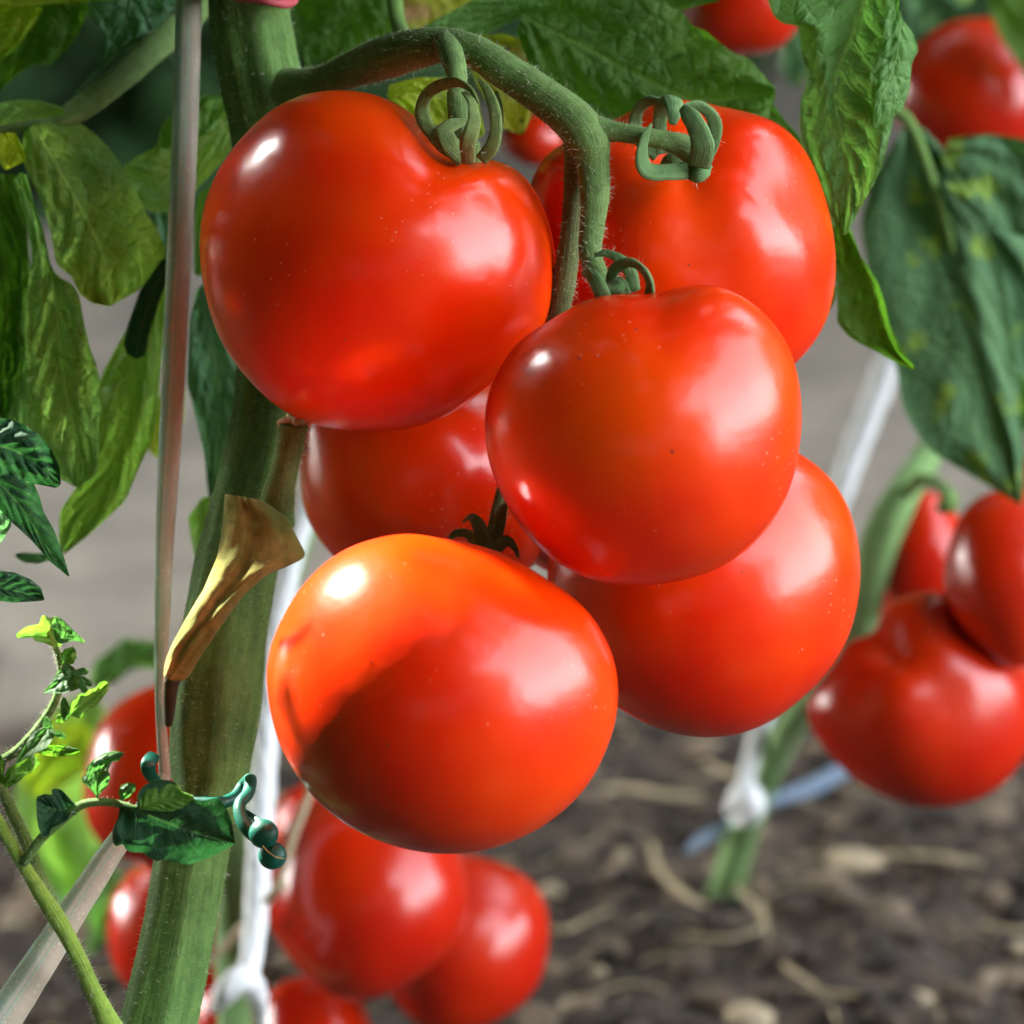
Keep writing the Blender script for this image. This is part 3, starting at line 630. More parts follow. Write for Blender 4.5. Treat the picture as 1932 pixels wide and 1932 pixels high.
# small shoot leaves
for mid, l, r, d, mat, kw in [
    ([(103,1224),(96,1196),(84,1162)], [(100,1220),(84,1213),(66,1210),(60,1201),(45,1204),(32,1204),(29,1197),(50,1182),(74,1178),(77,1165),(82,1160)], [(110,1222),(122,1211),(140,1205),(150,1208),(162,1213),(158,1207),(140,1193),(128,1180),(116,1168),(100,1162),(98,1168),(88,1163)], .770, 'L_bright', dict(dl=-.004, dr=.004)),
    ([(112,1215),(122,1192),(104,1166)], [(106,1208),(100,1190),(98,1172),(104,1164)], [(120,1214),(138,1208),(160,1214),(150,1200),(132,1182),(118,1168),(106,1163)], .767, 'L_young', dict(nu=30)),
    ([(118,1258),(128,1240),(140,1224)], [(115,1252),(113,1236),(122,1224),(138,1220)], [(124,1256),(138,1253),(145,1240),(143,1228),(141,1222)], .770, 'L_bright', dict(nu=30, ruffle=.002)),
    ([(122,1250),(130,1262),(140,1275)], [(118,1252),(114,1264),(118,1280),(138,1278)], [(126,1250),(138,1258),(146,1266),(142,1276)], .768, 'L_young', dict(nu=24, ruffle=.002)),
    ([(140,1272),(115,1285),(82,1307)], [(136,1262),(122,1256),(108,1270),(94,1290),(82,1305)], [(148,1282),(152,1298),(138,1304),(118,1308),(95,1308),(83,1308)], .765, 'L_young', dict(dr=-.003)),
    ([(138,1274),(152,1268),(168,1266)], [(138,1270),(146,1262),(158,1259),(167,1264)], [(140,1276),(152,1274),(164,1273),(168,1268)], .765, 'L_young', dict(nu=20, nv=8, ruffle=.0006, quilt=.0003)),
    ([(140,1276),(158,1282),(174,1292)], [(142,1272),(158,1275),(172,1284),(174,1291)], [(140,1280),(154,1290),(168,1296),(174,1294)], .764, 'L_young', dict(nu=20, nv=8, ruffle=.0006, quilt=.0003)),
    ([(148,1280),(155,1295),(163,1308)], [(150,1277),(160,1288),(167,1302),(164,1308)], [(145,1282),(148,1296),(156,1308),(162,1309)], .763, 'L_young', dict(nu=20, nv=8, ruffle=.0006, quilt=.0003)),
    ([(133,1350),(165,1322),(204,1288)], [(133,1344),(136,1324),(146,1318),(150,1309),(162,1309),(168,1301),(180,1299),(188,1288),(198,1285),(204,1287)], [(138,1352),(152,1356),(156,1348),(164,1343),(170,1336),(178,1336),(186,1326),(196,1314),(205,1302),(206,1290)], .762, 'L_bright', dict(dl=-.003, quilt=.001)),
    ([(122,1360),(118,1340),(121,1316)], [(118,1358),(114,1342),(114,1326),(119,1315)], [(126,1360),(133,1348),(131,1332),(124,1317)], .763, 'L_young', dict(nu=24, ruffle=.0008, quilt=.0004)),
    ([(92,1372),(70,1400),(30,1440)], [(86,1368),(62,1382),(50,1400),(38,1422),(30,1438)], [(100,1376),(102,1392),(88,1410),(64,1424),(42,1436),(31,1441)], .764, 'L_young', dict(dr=-.003)),
    ([(70,1412),(110,1414),(151,1417)], [(72,1408),(95,1406),(120,1405),(142,1410),(151,1416)], [(70,1420),(90,1426),(112,1428),(135,1424),(151,1419)], .768, 'L_deep', dict()),
    ([(96,1376),(90,1364),(84,1352)], [(92,1376),(80,1370),(78,1358),(83,1352)], [(100,1374),(98,1362),(92,1355),(86,1352)], .763, 'L_young', dict(nu=18, nv=8, ruffle=.0005)),
    ([(100,1384),(112,1384),(124,1392)], [(100,1380),(112,1378),(122,1384),(125,1391)], [(100,1388),(110,1391),(120,1394),(124,1394)], .763, 'L_young', dict(nu=18, nv=8, ruffle=.0005)),
    ([(62,1425),(40,1450),(20,1470)], [(58,1420),(34,1432),(22,1450),(18,1470)], [(70,1428),(76,1440),(60,1458),(40,1466),(22,1472)], .766, 'L_bright', dict(ruffle=.0015)),
    ([(45,1440),(25,1470),(12,1485)], [(40,1436),(15,1450),(2,1475),(10,1486)], [(52,1444),(50,1460),(34,1476),(14,1487)], .77, 'L_deep', dict(nu=30)),
    ([(0,1425),(-4,1460),(-10,1500)], [(-6,1425),(-30,1450),(-12,1500)], [(2,1425),(10,1440),(6,1470),(-8,1500)], .775, 'L_deep', dict(nu=24)),
    ([(108,1352),(118,1350),(120,1360)], [(106,1350),(110,1346),(119,1350),(121,1358)], [(104,1358),(108,1366),(116,1366),(120,1361)], .765, 'L_bright', dict(nu=18, nv=8, ruffle=.0005))]:
    kw['ruffle'] = kw.get('ruffle', .0012)*.6; kw['quilt'] = kw.get('quilt', .0007)*.45; kw.setdefault('nu', 40); kw.setdefault('nv', 10); LL(mid, l, r, d, mat, sh2, **kw)

# ---- compound leaves at the upper left
cl = tube('leaf', [(420,-60,30,.90),(372,10,30,.888),(335,52,30,.880),(285,95,29,.872),(235,140,28,.866),(185,180,27,.862),(140,212,24,.860),(95,230,14,.858),(50,238,11,.858),(0,242,10,.860),(-60,240,9,.862)], M['truss'], plant, seg=22, n=90, bump=.04, hair=('truss', 900), flat=.6)
def UL(*a, **k): return LL(*a, par=cl, **k)
UL([(105,-60),(80,10),(50,80),(0,170)], [(60,-60),(20,20),(0,70),(-40,150)], [(175,-60),(168,20),(148,64),(126,94),(94,125),(60,122),(30,142),(0,172)], .885, 'L_deep', ruffle=.004, dl=-.005)
UL([(60,10),(35,60),(0,110)], [(0,10),(-20,50),(-30,100)], [(80,16),(62,48),(38,82),(0,118)], .872, 'L_ygreen', ruffle=.002)  # sunlit area of the dark leaf; sunlight put into its yellow-green
UL([(260,-30),(130,2),(-40,10)], [(260,-60),(130,-40),(-40,-40)], [(250,-2),(130,6),(-40,20)], .866, 'L_ygreen', ruffle=.001)
UL([(250,-40),(240,30),(200,110),(142,175)], [(155,-40),(170,32),(195,62),(196,93),(187,122),(162,152),(140,176)], [(345,-40),(330,8),(295,62),(250,88),(225,102),(170,152),(144,178)], .874, 'L_teal', ruffle=.002, quilt=.0015)
UL([(125,212),(80,205),(30,205),(-40,215)], [(112,200),(76,190),(36,187),(0,195),(-40,200)], [(118,218),(60,226),(0,236),(-40,245)], .852, 'L_olive', ruffle=.001)
UL([(62,236),(108,320),(158,408),(198,495),(208,578)], [(45,250),(40,290),(52,330),(80,380),(96,440),(106,498),(136,523),(150,555),(175,573),(206,578)], [(100,228),(152,232),(180,252),(205,277),(220,300),(232,315),(262,370),(277,405),(295,425),(312,470),(310,490),(292,515),(262,548),(225,568),(208,578)], .852, 'L_olive', ruffle=.003, quilt=.002, NV=6, dr=.006)
UL([(38,325),(80,430),(104,560),(112,650),(125,740),(145,830),(148,918)], [(25,340),(50,420),(60,483),(50,558),(47,620),(52,708),(47,753),(55,820),(90,890),(140,918)], [(52,330),(72,420),(90,500),(112,525),(136,533),(150,558),(158,608),(170,658),(185,695),(194,758),(185,808),(188,858),(182,898),(150,918)], .846, 'L_under', ruffle=.003, quilt=.0022, NV=8)
UL([(-20,325),(5,450),(15,580),(-5,780)], [(-80,330),(-90,480),(-90,620),(-30,780)], [(28,330),(50,420),(57,500),(48,600),(50,650),(40,720),(10,800)], .862, 'L_deep', ruffle=.003)
UL([(60,640),(20,740),(-40,830)], [(40,640),(-20,700),(-60,800)], [(62,650),(60,760),(40,860),(-30,840)], .868, 'L_under', ruffle=.002)
UL([(30,250),(38,285),(45,305)], [(-20,250),(-10,290),(10,322),(44,306)], [(30,252),(42,275),(50,300),(46,306)], .845, 'L_ygreen', nu=24, ruffle=.0008)
UL([(318,525),(268,650),(246,760),(212,880),(162,970),(118,1042)], [(312,528),(262,580),(232,633),(215,663),(192,706),(178,760),(176,820),(172,880),(140,925),(112,966),(112,991),(110,1028),(118,1044)], [(322,530),(312,580),(305,683),(298,758),(286,833),(262,883),(237,945),(175,1003),(122,1046)], .872, 'L_lime', ruffle=.0025, quilt=.0015, NV=8)
UL([(320,485),(280,575),(256,676)], [(305,490),(264,548),(242,610),(233,648),(240,668),(254,676)], [(330,490),(302,565),(280,635),(275,671),(258,677)], .856, 'L_dark', ruffle=.001, quilt=.0005)
UL([(118,1040),(80,1060),(30,1048)], [(112,1050),(75,1064),(45,1062),(28,1050)], [(115,1036),(80,1044),(50,1042),(30,1044)], .875, 'L_teal', nu=24, ruffle=.001)
UL([(442,222),(370,280),(300,332),(234,318)], [(428,186),(410,180),(375,184),(322,217),(305,238),(297,277),(265,292),(233,312)], [(440,280),(412,315),(372,355),(352,395),(320,402),(282,400),(262,388),(236,325)], .885, 'L_olive', ruffle=.003, quilt=.0016, NV=5)
UL([(425,185),(385,200),(310,280)], [(410,178),(372,182),(322,218),(300,250),(302,278)], [(430,200),(400,250),(350,270),(312,282)], .880, 'L_bright', ruffle=.002, nu=36)
UL([(420,330),(390,430),(372,520)], [(400,345),(372,370),(366,430),(366,515)], [(440,360),(430,430),(400,520)], .90, 'L_bright', ruffle=.002)
UL([(300,380),(310,450),(312,500)], [(285,395),(280,440),(300,500)], [(330,380),(335,440),(320,500)], .93, 'L_teal', ruffle=.002, nu=30)
UL([(385,535),(398,640),(412,760),(408,860),(400,955)], [(372,545),(358,600),(352,720),(372,800),(386,860),(392,930),(398,955)], [(420,545),(470,650),(480,780),(450,880),(404,955)], .89, 'L_teal', ruffle=.004, quilt=.002)
UL([(405,930),(385,1010),(386,1108)], [(380,940),(355,975),(360,1016),(368,1053),(382,1105)], [(430,940),(440,1010),(390,1110)], .91, 'L_lime', ruffle=.002)
UL([(330,720),(305,790),(290,860)], [(310,730),(290,770),(280,850)], [(350,730),(345,800),(300,866)], .93, 'L_ygreen', ruffle=.002, nu=30)
dl_ = tube('leaf', [(-90,800,8,.80),(-40,835,6,.80),(0,850,4,.80)], M['shootd'], plant, seg=10)
LL([(-40,832),(30,852),(85,888),(114,914)], [(-40,800),(0,788),(28,793),(70,817),(95,845),(112,880),(115,910)], [(-40,880),(0,903),(50,911),(82,916),(106,921),(114,915)], .785, 'L_dark', par=dl_, ruffle=.002, quilt=.0016)
LL([(-30,880),(40,958),(82,1022),(130,1087)], [(-40,920),(0,962),(22,985),(60,1020),(95,1060),(129,1088)], [(20,880),(62,908),(74,935),(82,965),(102,1000),(119,1045),(131,1086)], .80, 'L_dark', par=dl_, ruffle=.001, quilt=.0012)
LL([(-40,990),(10,1000),(20,960)], [(-40,1030),(0,1025),(20,995),(24,975)], [(-40,950),(0,962),(20,970)], .82, 'L_teal', par=dl_, nu=24, ruffle=.001)
LL([(-50,1100),(30,1116),(83,1132)], [(-50,1080),(0,1077),(28,1080),(60,1094),(78,1110),(84,1130)], [(-50,1130),(0,1134),(25,1137),(60,1135),(83,1133)], .775, 'L_dark', par=dl_, ruffle=.001, quilt=.001)
# thin stalks added out of view on the left to cast the striped shadow on the lowest tomato
for arc in ([(575,1165,4),(582,1215,8),(598,1265,10),(630,1330,11),(668,1390,12)], [(556,1285,5),(562,1340,8),(578,1400,9),(600,1450,8)], [(578,1330,4),(594,1380,7),(620,1440,8),(640,1480,6)], [(548,1385,4),(560,1430,7),(580,1480,7)]):
    q = []
    for x, y, r in arc:
        w_ = P(x, y, .738)+SUN*.24; px_ = infront(w_); q.append((px_[0], px_[1], r*.62, px_[2]))
    tube('shadow_stalk', q, M['shootd'], plant, seg=8, n=30)
# ---- leaves behind the truss and at the upper right
rl = tube('leaf', [(748,-60,16,.885),(745,0,16,.883),(752,45,15,.88),(770,85,14,.87)], M['shootd'], plant, seg=14)
LL([(700,-50),(660,30),(590,130)], [(540,-50),(552,20),(562,90),(580,135)], [(790,-50),(750,20),(742,56),(700,84),(640,112),(600,134)], .90, 'L_deep', par=rl, ruffle=.003, quilt=.0018)
LL([(880,-50),(820,-10),(760,60)], [(720,-50),(740,20),(756,60)], [(960,-40),(900,0),(835,34),(790,58)], .98, 'L_yellow', par=rl, ruffle=.002)
LL([(1060,-30),(950,20),(870,52),(796,55)], [(1000,-40),(893,0),(835,30),(796,53)], [(1100,-20),(1010,20),(930,58),(890,76),(830,64)], .875, 'L_right', par=rl, ruffle=.0015)
LL([(890,70),(950,120),(985,190),(985,253)], [(870,90),(900,160),(930,215),(955,246),(980,254)], [(905,68),(945,63),(990,76),(1008,108),(1018,150),(1012,190),(1000,228),(988,253)], .875, 'L_yellow', par=rl, ruffle=.002)
LL([(730,180),(790,175),(860,200),(905,260)], [(735,160),(790,146),(860,146),(900,180),(915,250)], [(740,200),(790,225),(850,245),(900,262)], .86, 'L_ygreen', par=rl, ruffle=.002)
LL([(985,28),(1085,78),(1200,140),(1320,190),(1462,172)], [(975,0),(1100,-35),(1230,-25),(1286,20),(1308,52),(1328,54),(1351,75),(1386,102),(1411,107),(1449,150),(1464,165)], [(975,60),(1000,130),(1050,175),(1120,215),(1180,235),(1230,245),(1300,260),(1400,262),(1452,230),(1464,178)], .868, 'L_deep', par=rl, ruffle=.003, quilt=.0022, NV=8)
LL([(1230,-40),(1290,-20),(1356,0)], [(1230,-90),(1300,-60),(1358,-4)], [(1230,0),(1285,20),(1320,10),(1358,2)], .86, 'L_deep', par=rl, ruffle=.001, nu=24)
LL([(1380,130),(1450,200),(1520,300),(1570,440)], [(1400,110),(1474,218),(1515,264),(1560,360),(1580,430)], [(1350,180),(1400,280),(1470,380),(1560,450)], .885, 'L_deep', par=rl, ruffle=.002)
LL([(1640,-40),(1612,60),(1575,150),(1585,240),(1600,330),(1592,444)], [(1440,-40),(1450,5),(1460,32),(1480,47),(1506,46),(1512,100),(1525,150),(1510,190),(1507,240),(1518,280),(1530,310),(1555,370),(1570,410),(1588,443)], [(1705,-40),(1694,20),(1698,48),(1725,65),(1734,95),(1720,118),(1716,170),(1702,208),(1688,216),(1680,250),(1665,315),(1642,360),(1620,398),(1600,440)], .835, 'L_right', par=rl, ruffle=.004, quilt=.0024, NV=8, dr=-.006)
LL([(1700,20),(1690,110),(1660,190),(1650,240)], [(1672,20),(1662,90),(1642,140),(1645,200),(1650,238)], [(1698,30),(1724,64),(1734,95),(1720,118),(1716,170),(1702,208),(1688,218),(1655,240)], .826, 'L_right', par=rl, ruffle=.0015, quilt=.001, nu=40, dr=.004)
LL([(1590,410),(1640,520),(1665,600),(1690,660),(1724,697)], [(1570,430),(1572,500),(1580,552),(1579,608),(1600,634),(1625,650),(1662,668),(1700,690),(1722,698)], [(1604,430),(1624,483),(1656,533),(1669,570),(1681,620),(1699,658),(1724,690)], .865, 'L_deep', par=rl, ruffle=.002, dr=-.006)
LL([(1570,540),(1562,570),(1560,590)], [(1550,530),(1545,570),(1558,592)], [(1582,540),(1575,570),(1562,592)], .875, 'L_deep', par=rl, nu=20, ruffle=.001)
make_hairs('stem', M['hair'], plant, .0011, .00005)
make_hairs('truss', M['hair'], plant, .0012, .000042)
make_hairs('shoot', M['hair'], plant, .0010, .00004)

# ------------------------------------------------------------ hose, clip and twines
hose = empty('support_hose', 'dusty translucent plastic tube running down beside the thick stem', 'plant support', P(308, 1440, .815))
tube('upper_length', [(358,-60,24,.845),(354,100,25,.842),(347,300,24.5,.838),(337,500,23.5,.835),(328,700,22,.832),(320,850,21,.829),(312,1000,18,.826),(308,1120,16,.824),(304,1250,13,.821),(303,1340,10,.819),(308,1420,11,.817),(312,1470,12,.816)], M['hose'], hose, seg=24, n=120, bump=.03, flat=.75)
tube('lower_length', [(312,1462,12,.815),(290,1500,15,.813),(255,1545,19,.811),(215,1600,23,.808),(150,1700,27,.803),(80,1810,31,.798),(10,1915,36,.793),(-60,2020,38,.79)], M['hose'], hose, seg=24, n=80, bump=.04, flat=.75)
clip = empty('plant_clip', 'teal plastic clip closed around the thick stem with two round ends', 'plant clip', P(500, 1570, .79))
tube('strap', [(290,1425,13,.806),(280,1442,15,.802),(284,1462,13,.804),(300,1478,9,.808)], M['teal'], clip, seg=14, n=30, flat=.5, bump=.02)
tube('strap', [(340,1506,9,.797),(400,1516,12,.795),(440,1506,12,.799),(458,1480,10,.802),(472,1470,12,.797),(468,1496,12,.791),(452,1518,12,.787),(456,1546,13,.785),(470,1568,13,.784),(486,1582,12,.784)], M['teal'], clip, seg=16, n=60, flat=.9, bump=.02)
tube('strap', [(455,1530,8,.80),(480,1548,10,.797),(500,1562,10,.792)], M['teal'], clip, seg=12, n=20, flat=.5)
def ball(x, y, r, d, par, name='round_end', mat='teal'):
    D_, F_ = CS[26]; rr = r*d*PX
    o = mesh(name, D_*np.array([rr, rr*.9, rr]), F_, M[mat]); o.location = P(x, y, d); under(o, par); return o
ball(497, 1573, 28, .783, clip); ball(514, 1614, 27, .785, clip)
tube('seam', [(495,1596,1.5,.7805),(506,1607,1.8,.7795),(520,1617,1.8,.779),(536,1620,1.5,.7805)], M['cut'], clip, seg=6, n=12, bump=0)
tw = empty('twine_loop', 'pink twine wound around the thick stem at the top edge', 'twine', P(520, -5, .83))
for dy in (0, -9, -18, -27):
    tube('strand', [(395,-20+dy,6,.85),(440,-6+dy,7,.828),(500,2+dy,8,.822),(540,8+dy,8,.826),(556,2+dy,6,.838),(562,-8+dy,5,.85)], M['pink'], tw, seg=10, n=40, bump=.15)
GW = 'white twines behind the front cluster'
wt = empty('white_twine', 'thick white twine hanging beside the thick stem and knotted low on a blurred stalk', 'twine', P(470, 1860, 1.07), GW)
tube('strand', [(600,900,17,1.08),(566,1000,20,1.08),(535,1120,21,1.08),(515,1240,23,1.08),(501,1400,24,1.078),(492,1550,24,1.075),(484,1700,23,1.07),(475,1800,21,1.065),(462,1856,22,1.06)], M['white'], wt, seg=36, n=160, bump=.08, ribs=7, ribamp=.07, twist=14)
tube('knot', [(492,1930,10,1.075),(490,1890,17,1.062),(474,1852,22,1.052),(450,1848,24,1.048),(430,1866,22,1.048),(416,1888,17,1.055),(405,1905,10,1.075)], M['white'], wt, seg=30, n=90, bump=.15, ribs=6, ribamp=.09, twist=8)
wt2 = empty('white_twine', 'white twine slanting up to the right past the lower right tomato, tied near the soil', 'twine', P(1405, 1510, 1.33), GW)
tube('strand', [(1730,520,24,1.28),(1690,640,24,1.28),(1655,740,25,1.285),(1615,845,24,1.29),(1580,945,22,1.295),(1520,1120,20,1.31),(1450,1330,17,1.32),(1418,1430,16,1.325),(1404,1500,15,1.33)], M['white'], wt2, seg=30, n=120, bump=.08, ribs=7, ribamp=.06, twist=14)
tube('knot', [(1380,1530,14,1.335),(1392,1512,22,1.325),(1408,1498,26,1.32),(1420,1520,24,1.32),(1410,1542,18,1.325),(1388,1548,10,1.335)], M['white'], wt2, seg=14, n=40, bump=.08)
bt = empty('blue_twine', 'faded blue twine end lying on the soil between tied stalk and lobed tomato', 'twine', P(1540, 1480, 1.42))
tube('strand', [(1640,1440,8,1.50),(1590,1455,15,1.48),(1540,1482,17,1.46),(1490,1500,13,1.44),(1440,1520,8,1.42),(1370,1562,9,1.40),(1330,1580,11,1.38),(1295,1605,7,1.37)], M['blue'], bt, seg=14, n=50, bump=.12)

# ------------------------------------------------------------ plants behind
bp1 = empty('tomato_plant', 'blurred tomato plant behind the thick stem, with white twine knotted to its stalk', 'tomato plant', P(450, 2000, 1.1))
tube('stem', [(640,820,20,1.13),(588,960,22,1.12),(545,1090,23,1.12),(512,1200,24,1.12),(475,1340,26,1.12),(450,1480,27,1.12),(438,1620,27,1.12),(434,1760,27,1.115),(440,1880,32,1.105),(450,2020,34,1.10),(455,2400,34,1.08)], M['bgstem'], bp1, seg=18, n=70)
tube('pedicel', [(590,1480,9,1.09),(560,1560,9,1.085),(535,1640,8,1.08),(500,1710,8,1.08),(455,1750,8,1.09),(420,1790,8,1.09),(375,1830,9,1.09)], M['straw'], bp1, seg=10, n=40)
tube('pedicel', [(540,1665,7,1.05),(520,1680,9,1.05),(500,1700,8,1.06)], M['straw'], bp1, seg=10, n=16)
bl1 = tube('leaf', [(180,1300,8,1.15),(205,1250,13,1.15),(240,1222,14,1.14),(290,1232,12,1.13),(340,1250,10,1.12),(480,1300,10,1.12)], M['bgstem'], bp1, seg=12, n=40)
for mid, l, r, d, mt in [
    ([(300,1225),(235,1215),(175,1290)], [(300,1210),(232,1205),(180,1245),(168,1290)], [(300,1262),(250,1262),(215,1290),(180,1298)], 1.13, 'L_right'),
    ([(170,1300),(120,1400),(80,1560),(140,1700)], [(90,1340),(40,1420),(20,1540),(60,1640),(140,1700)], [(200,1340),(190,1450),(190,1580),(145,1700)], 1.24, 'L_lime'),
    ([(60,1480),(120,1600),(150,1750)], [(20,1520),(60,1640),(140,1740)], [(120,1480),(210,1600),(155,1750)], 1.27, 'L_right'),
    ([(150,1360),(110,1440),(60,1500)], [(100,1350),(50,1420),(40,1490)], [(180,1380),(170,1450),(80,1510)], 1.20, 'L_ygreen'),
    ([(220,1640),(200,1720),(170,1800)], [(180,1640),(170,1720),(165,1800)], [(240,1660),(230,1740),(175,1800)], 1.2, 'L_right')]:
    o = leaf('leaflet', mid, l, r, d, M[mt], None, nu=30, nv=8, ruffle=.006); sub(o, bl1)
bp2 = empty('tomato_plant', 'blurred tomato plant on the right rising from the soil past the lobed tomato', 'tomato plant', P(1372, 1690, 1.42))
tube('stem', [(1350,1720,32,1.44),(1372,1670,30,1.42),(1392,1600,30,1.40),(1425,1510,28,1.37),(1465,1420,28,1.33),(1515,1330,27,1.28),(1570,1255,28,1.24),(1615,1180,34,1.2),(1640,1100,36,1.18),(1665,1010,38,1.17),(1705,930,32,1.17),(1750,860,28,1.19),(1810,740,26,1.22),(1850,600,26,1.25),(1880,400,26,1.28),(1900,100,26,1.3),(1910,-150,26,1.3)], M['bgstem'], bp2, seg=18, n=90)
tube('truss', [(1700,940,14,1.17),(1740,905,13,1.15),(1785,925,12,1.13),(1790,950,18,1.11),(1770,960,10,1.11)], M['shootd'], bp2, seg=12, n=30)
bl2 = tube('leaf', [(1660,200,10,1.02),(1712,225,11,1.02),(1755,330,10,1.02),(1800,480,9,1.03),(1860,700,6,1.04)], M['shootd'], bp2, seg=12, n=40)
for mid, l, r, d, mt, kw in [
    ([(1712,225),(1765,400),(1840,660),(1926,950)], [(1700,250),(1648,330),(1622,420),(1640,520),(1672,620),(1692,700),(1705,780),(1752,850),(1820,890),(1924,952)], [(1740,240),(1800,300),(1862,420),(1900,560),(1925,740),(1935,860),(1928,952)], 1.03, 'L_spot', dict(ruffle=.005, quilt=.003)),
    ([(1780,300),(1860,300),(2000,400)], [(1790,262),(1865,252),(1932,262),(2000,320)], [(1790,360),(1860,420),(1960,460),(2010,410)], 1.02, 'L_spot', dict(ruffle=.006)),
    ([(1850,420),(1940,560),(2010,760)], [(1880,380),(1970,480),(2040,700)], [(1840,500),(1900,680),(2000,790)], 1.05, 'L_spot', dict(ruffle=.006)),
    ([(1880,560),(1905,720),(1900,850)], [(1860,600),(1850,720),(1890,850)], [(1940,580),(1990,740),(1905,855)], 1.09, 'L_deep', dict(ruffle=.006)),
    ([(1600,-30),(1530,60),(1490,160)], [(1500,-30),(1470,60),(1480,150)], [(1650,0),(1600,110),(1500,165)], 1.3, 'L_spot', dict(ruffle=.006)),
    ([(1900,-60),(1950,60),(1990,200)], [(1850,-40),(1880,60),(1960,180)], [(1990,-60),(2040,60),(2000,210)], 1.2, 'L_deep', dict(ruffle=.006)),
    ([(1800,-80),(1760,0),(1720,70)], [(1720,-60),(1705,0),(1712,66)], [(1860,-60),(1830,0),(1730,74)], 1.35, 'L_spot', dict(ruffle=.006))]:
    o = leaf('leaflet', mid, l, r, d, M[mt], None, nu=36, nv=10, **kw); sub(o, bl2)

# ------------------------------------------------------------ straw and fragments on the soil
GS = 'dry straws scattered on the soil'
def gp(x, y, lift=.004):                               # ground point seen at pixel
    dz = (966-y)*PX*math.cos(PITCH)-math.sin(PITCH); d = (lift-H)/dz; return d
def straw(pts, lab):
    q = [(x+random.uniform(-3, 3), y+random.uniform(-3, 3), r*.62, gp(x, y, .008+.005*random.random())) for x, y, r in pts]
    o = tube('straw', q, M['straw'], None, seg=8, n=24, bump=.15); tag(o, lab, 'straw', GS)
straw([(1230,1590,10),(1240,1625,11),(1252,1655,12),(1275,1675,14),(1310,1700,11),(1330,1712,5)], 'pale bent straw on the soil left of the tied stalk')
straw([(1340,1635,7),(1380,1665,8),(1420,1705,9),(1440,1740,7),(1420,1760,6),(1380,1768,6),(1330,1765,5),(1280,1760,4)], 'long hooked straw on the soil below the tied stalk')
straw([(1440,1700,5),(1445,1750,6),(1455,1790,8),(1480,1820,8),(1520,1850,8),(1560,1880,7),(1580,1930,6)], 'straw running diagonally to the bottom edge right of centre')
straw([(1640,1610,5),(1700,1612,7),(1770,1618,8),(1850,1632,6)], 'straw lying level under the big lobed tomato, right of the pale chip')
straw([(1035,1755,7),(1070,1752,7),(1110,1735,6),(1150,1715,5)], 'straw beside the rightmost of the low blurred tomatoes')
straw([(1110,1495,10),(1180,1490,12),(1260,1500,12),(1330,1505,6)], 'thick pale straw lying level behind the lowest front tomato')
straw([(1330,1440,7),(1370,1455,9),(1400,1470,7)], 'short straw just left of the white knot on the right')
straw([(1500,1865,4),(1560,1870,6),(1620,1880,5)], 'thin straw near the bottom edge right of the diagonal one')
straw([(1850,1745,7),(1900,1750,8),(1950,1755,6)], 'straw cut by the right edge low down')
lv = []; lf_ = []; lb = 0
for k in range(260):                                   # fine litter
    x0, y0 = random.uniform(-.35, .45), random.uniform(.35, .95); a = random.uniform(0, 3.14); L_ = random.uniform(.008, .035); w0 = random.uniform(.0003, .0008)
    cz = mn.fractal((x0*18, y0*18, 0), 1.0, 2.1, 5)*.015+mn.noise((x0*4, y0*4, 3))*.006+.003
    for j in range(7):
        t = j/6-.5; aa = a+t*1.1; px0 = x0+math.cos(aa)*L_*t; py0 = y0+math.sin(aa)*L_*t; z0 = cz+.002*math.cos(t*3)
        for m_ in range(4):
            b_ = m_*math.pi/2; lv.append((px0-math.sin(aa)*w0*math.cos(b_), py0+math.cos(aa)*w0*math.cos(b_), z0+w0*math.sin(b_)))
    lf_ += [(lb+j*4+m_, lb+j*4+(m_+1) % 4, lb+(j+1)*4+(m_+1) % 4, lb+(j+1)*4+m_) for j in range(6) for m_ in range(4)]; lb += 28
tag(mesh('straw_litter', np.array(lv), lf_, M['straw']), 'fine dry straw bits strewn through the soil', 'straw litter', kind='stuff')
def chip(x, y, rx, ry, lab, mat='stone'):
    d = gp(x, y, .006); k = d*PX
    v = IV*np.array([rx*k, rx*k*.7, ry*k*1.2]); v = v*(1+.25*np.array([mn.noise(Vector(q)*2+Vector((x, 0, 0))) for q in IV]))[:, None]
    o = mesh('chip', v, IF, M[mat]); o.location = P(x, y, d); tag(o, lab, 'chip', 'pale chips on the soil')
chip(1612, 1625, 52, 20, 'long pale chip on the soil below the big lobed tomato')
chip(1735, 1887, 26, 17, 'square pinkish chip near the bottom edge')
chip(1175, 1617, 14, 14, 'small whitish pebble on the soil right of the lowest front tomato')
chip(1415, 1925, 48, 26, 'pale green rounded fragment at the bottom edge right of centre')
chip(1130, 1835, 14, 12, 'small grey pebble at the bottom right of the low blurred tomatoes')
chip(1040, 1680, 22, 12, 'brownish chip beside the low blurred tomatoes')
chip(20, 1755, 20, 18, 'white pebble at the left edge beside the shoot')
chip(1925, 1790, 22, 14, 'yellowish chip cut by the right edge near the bottom')

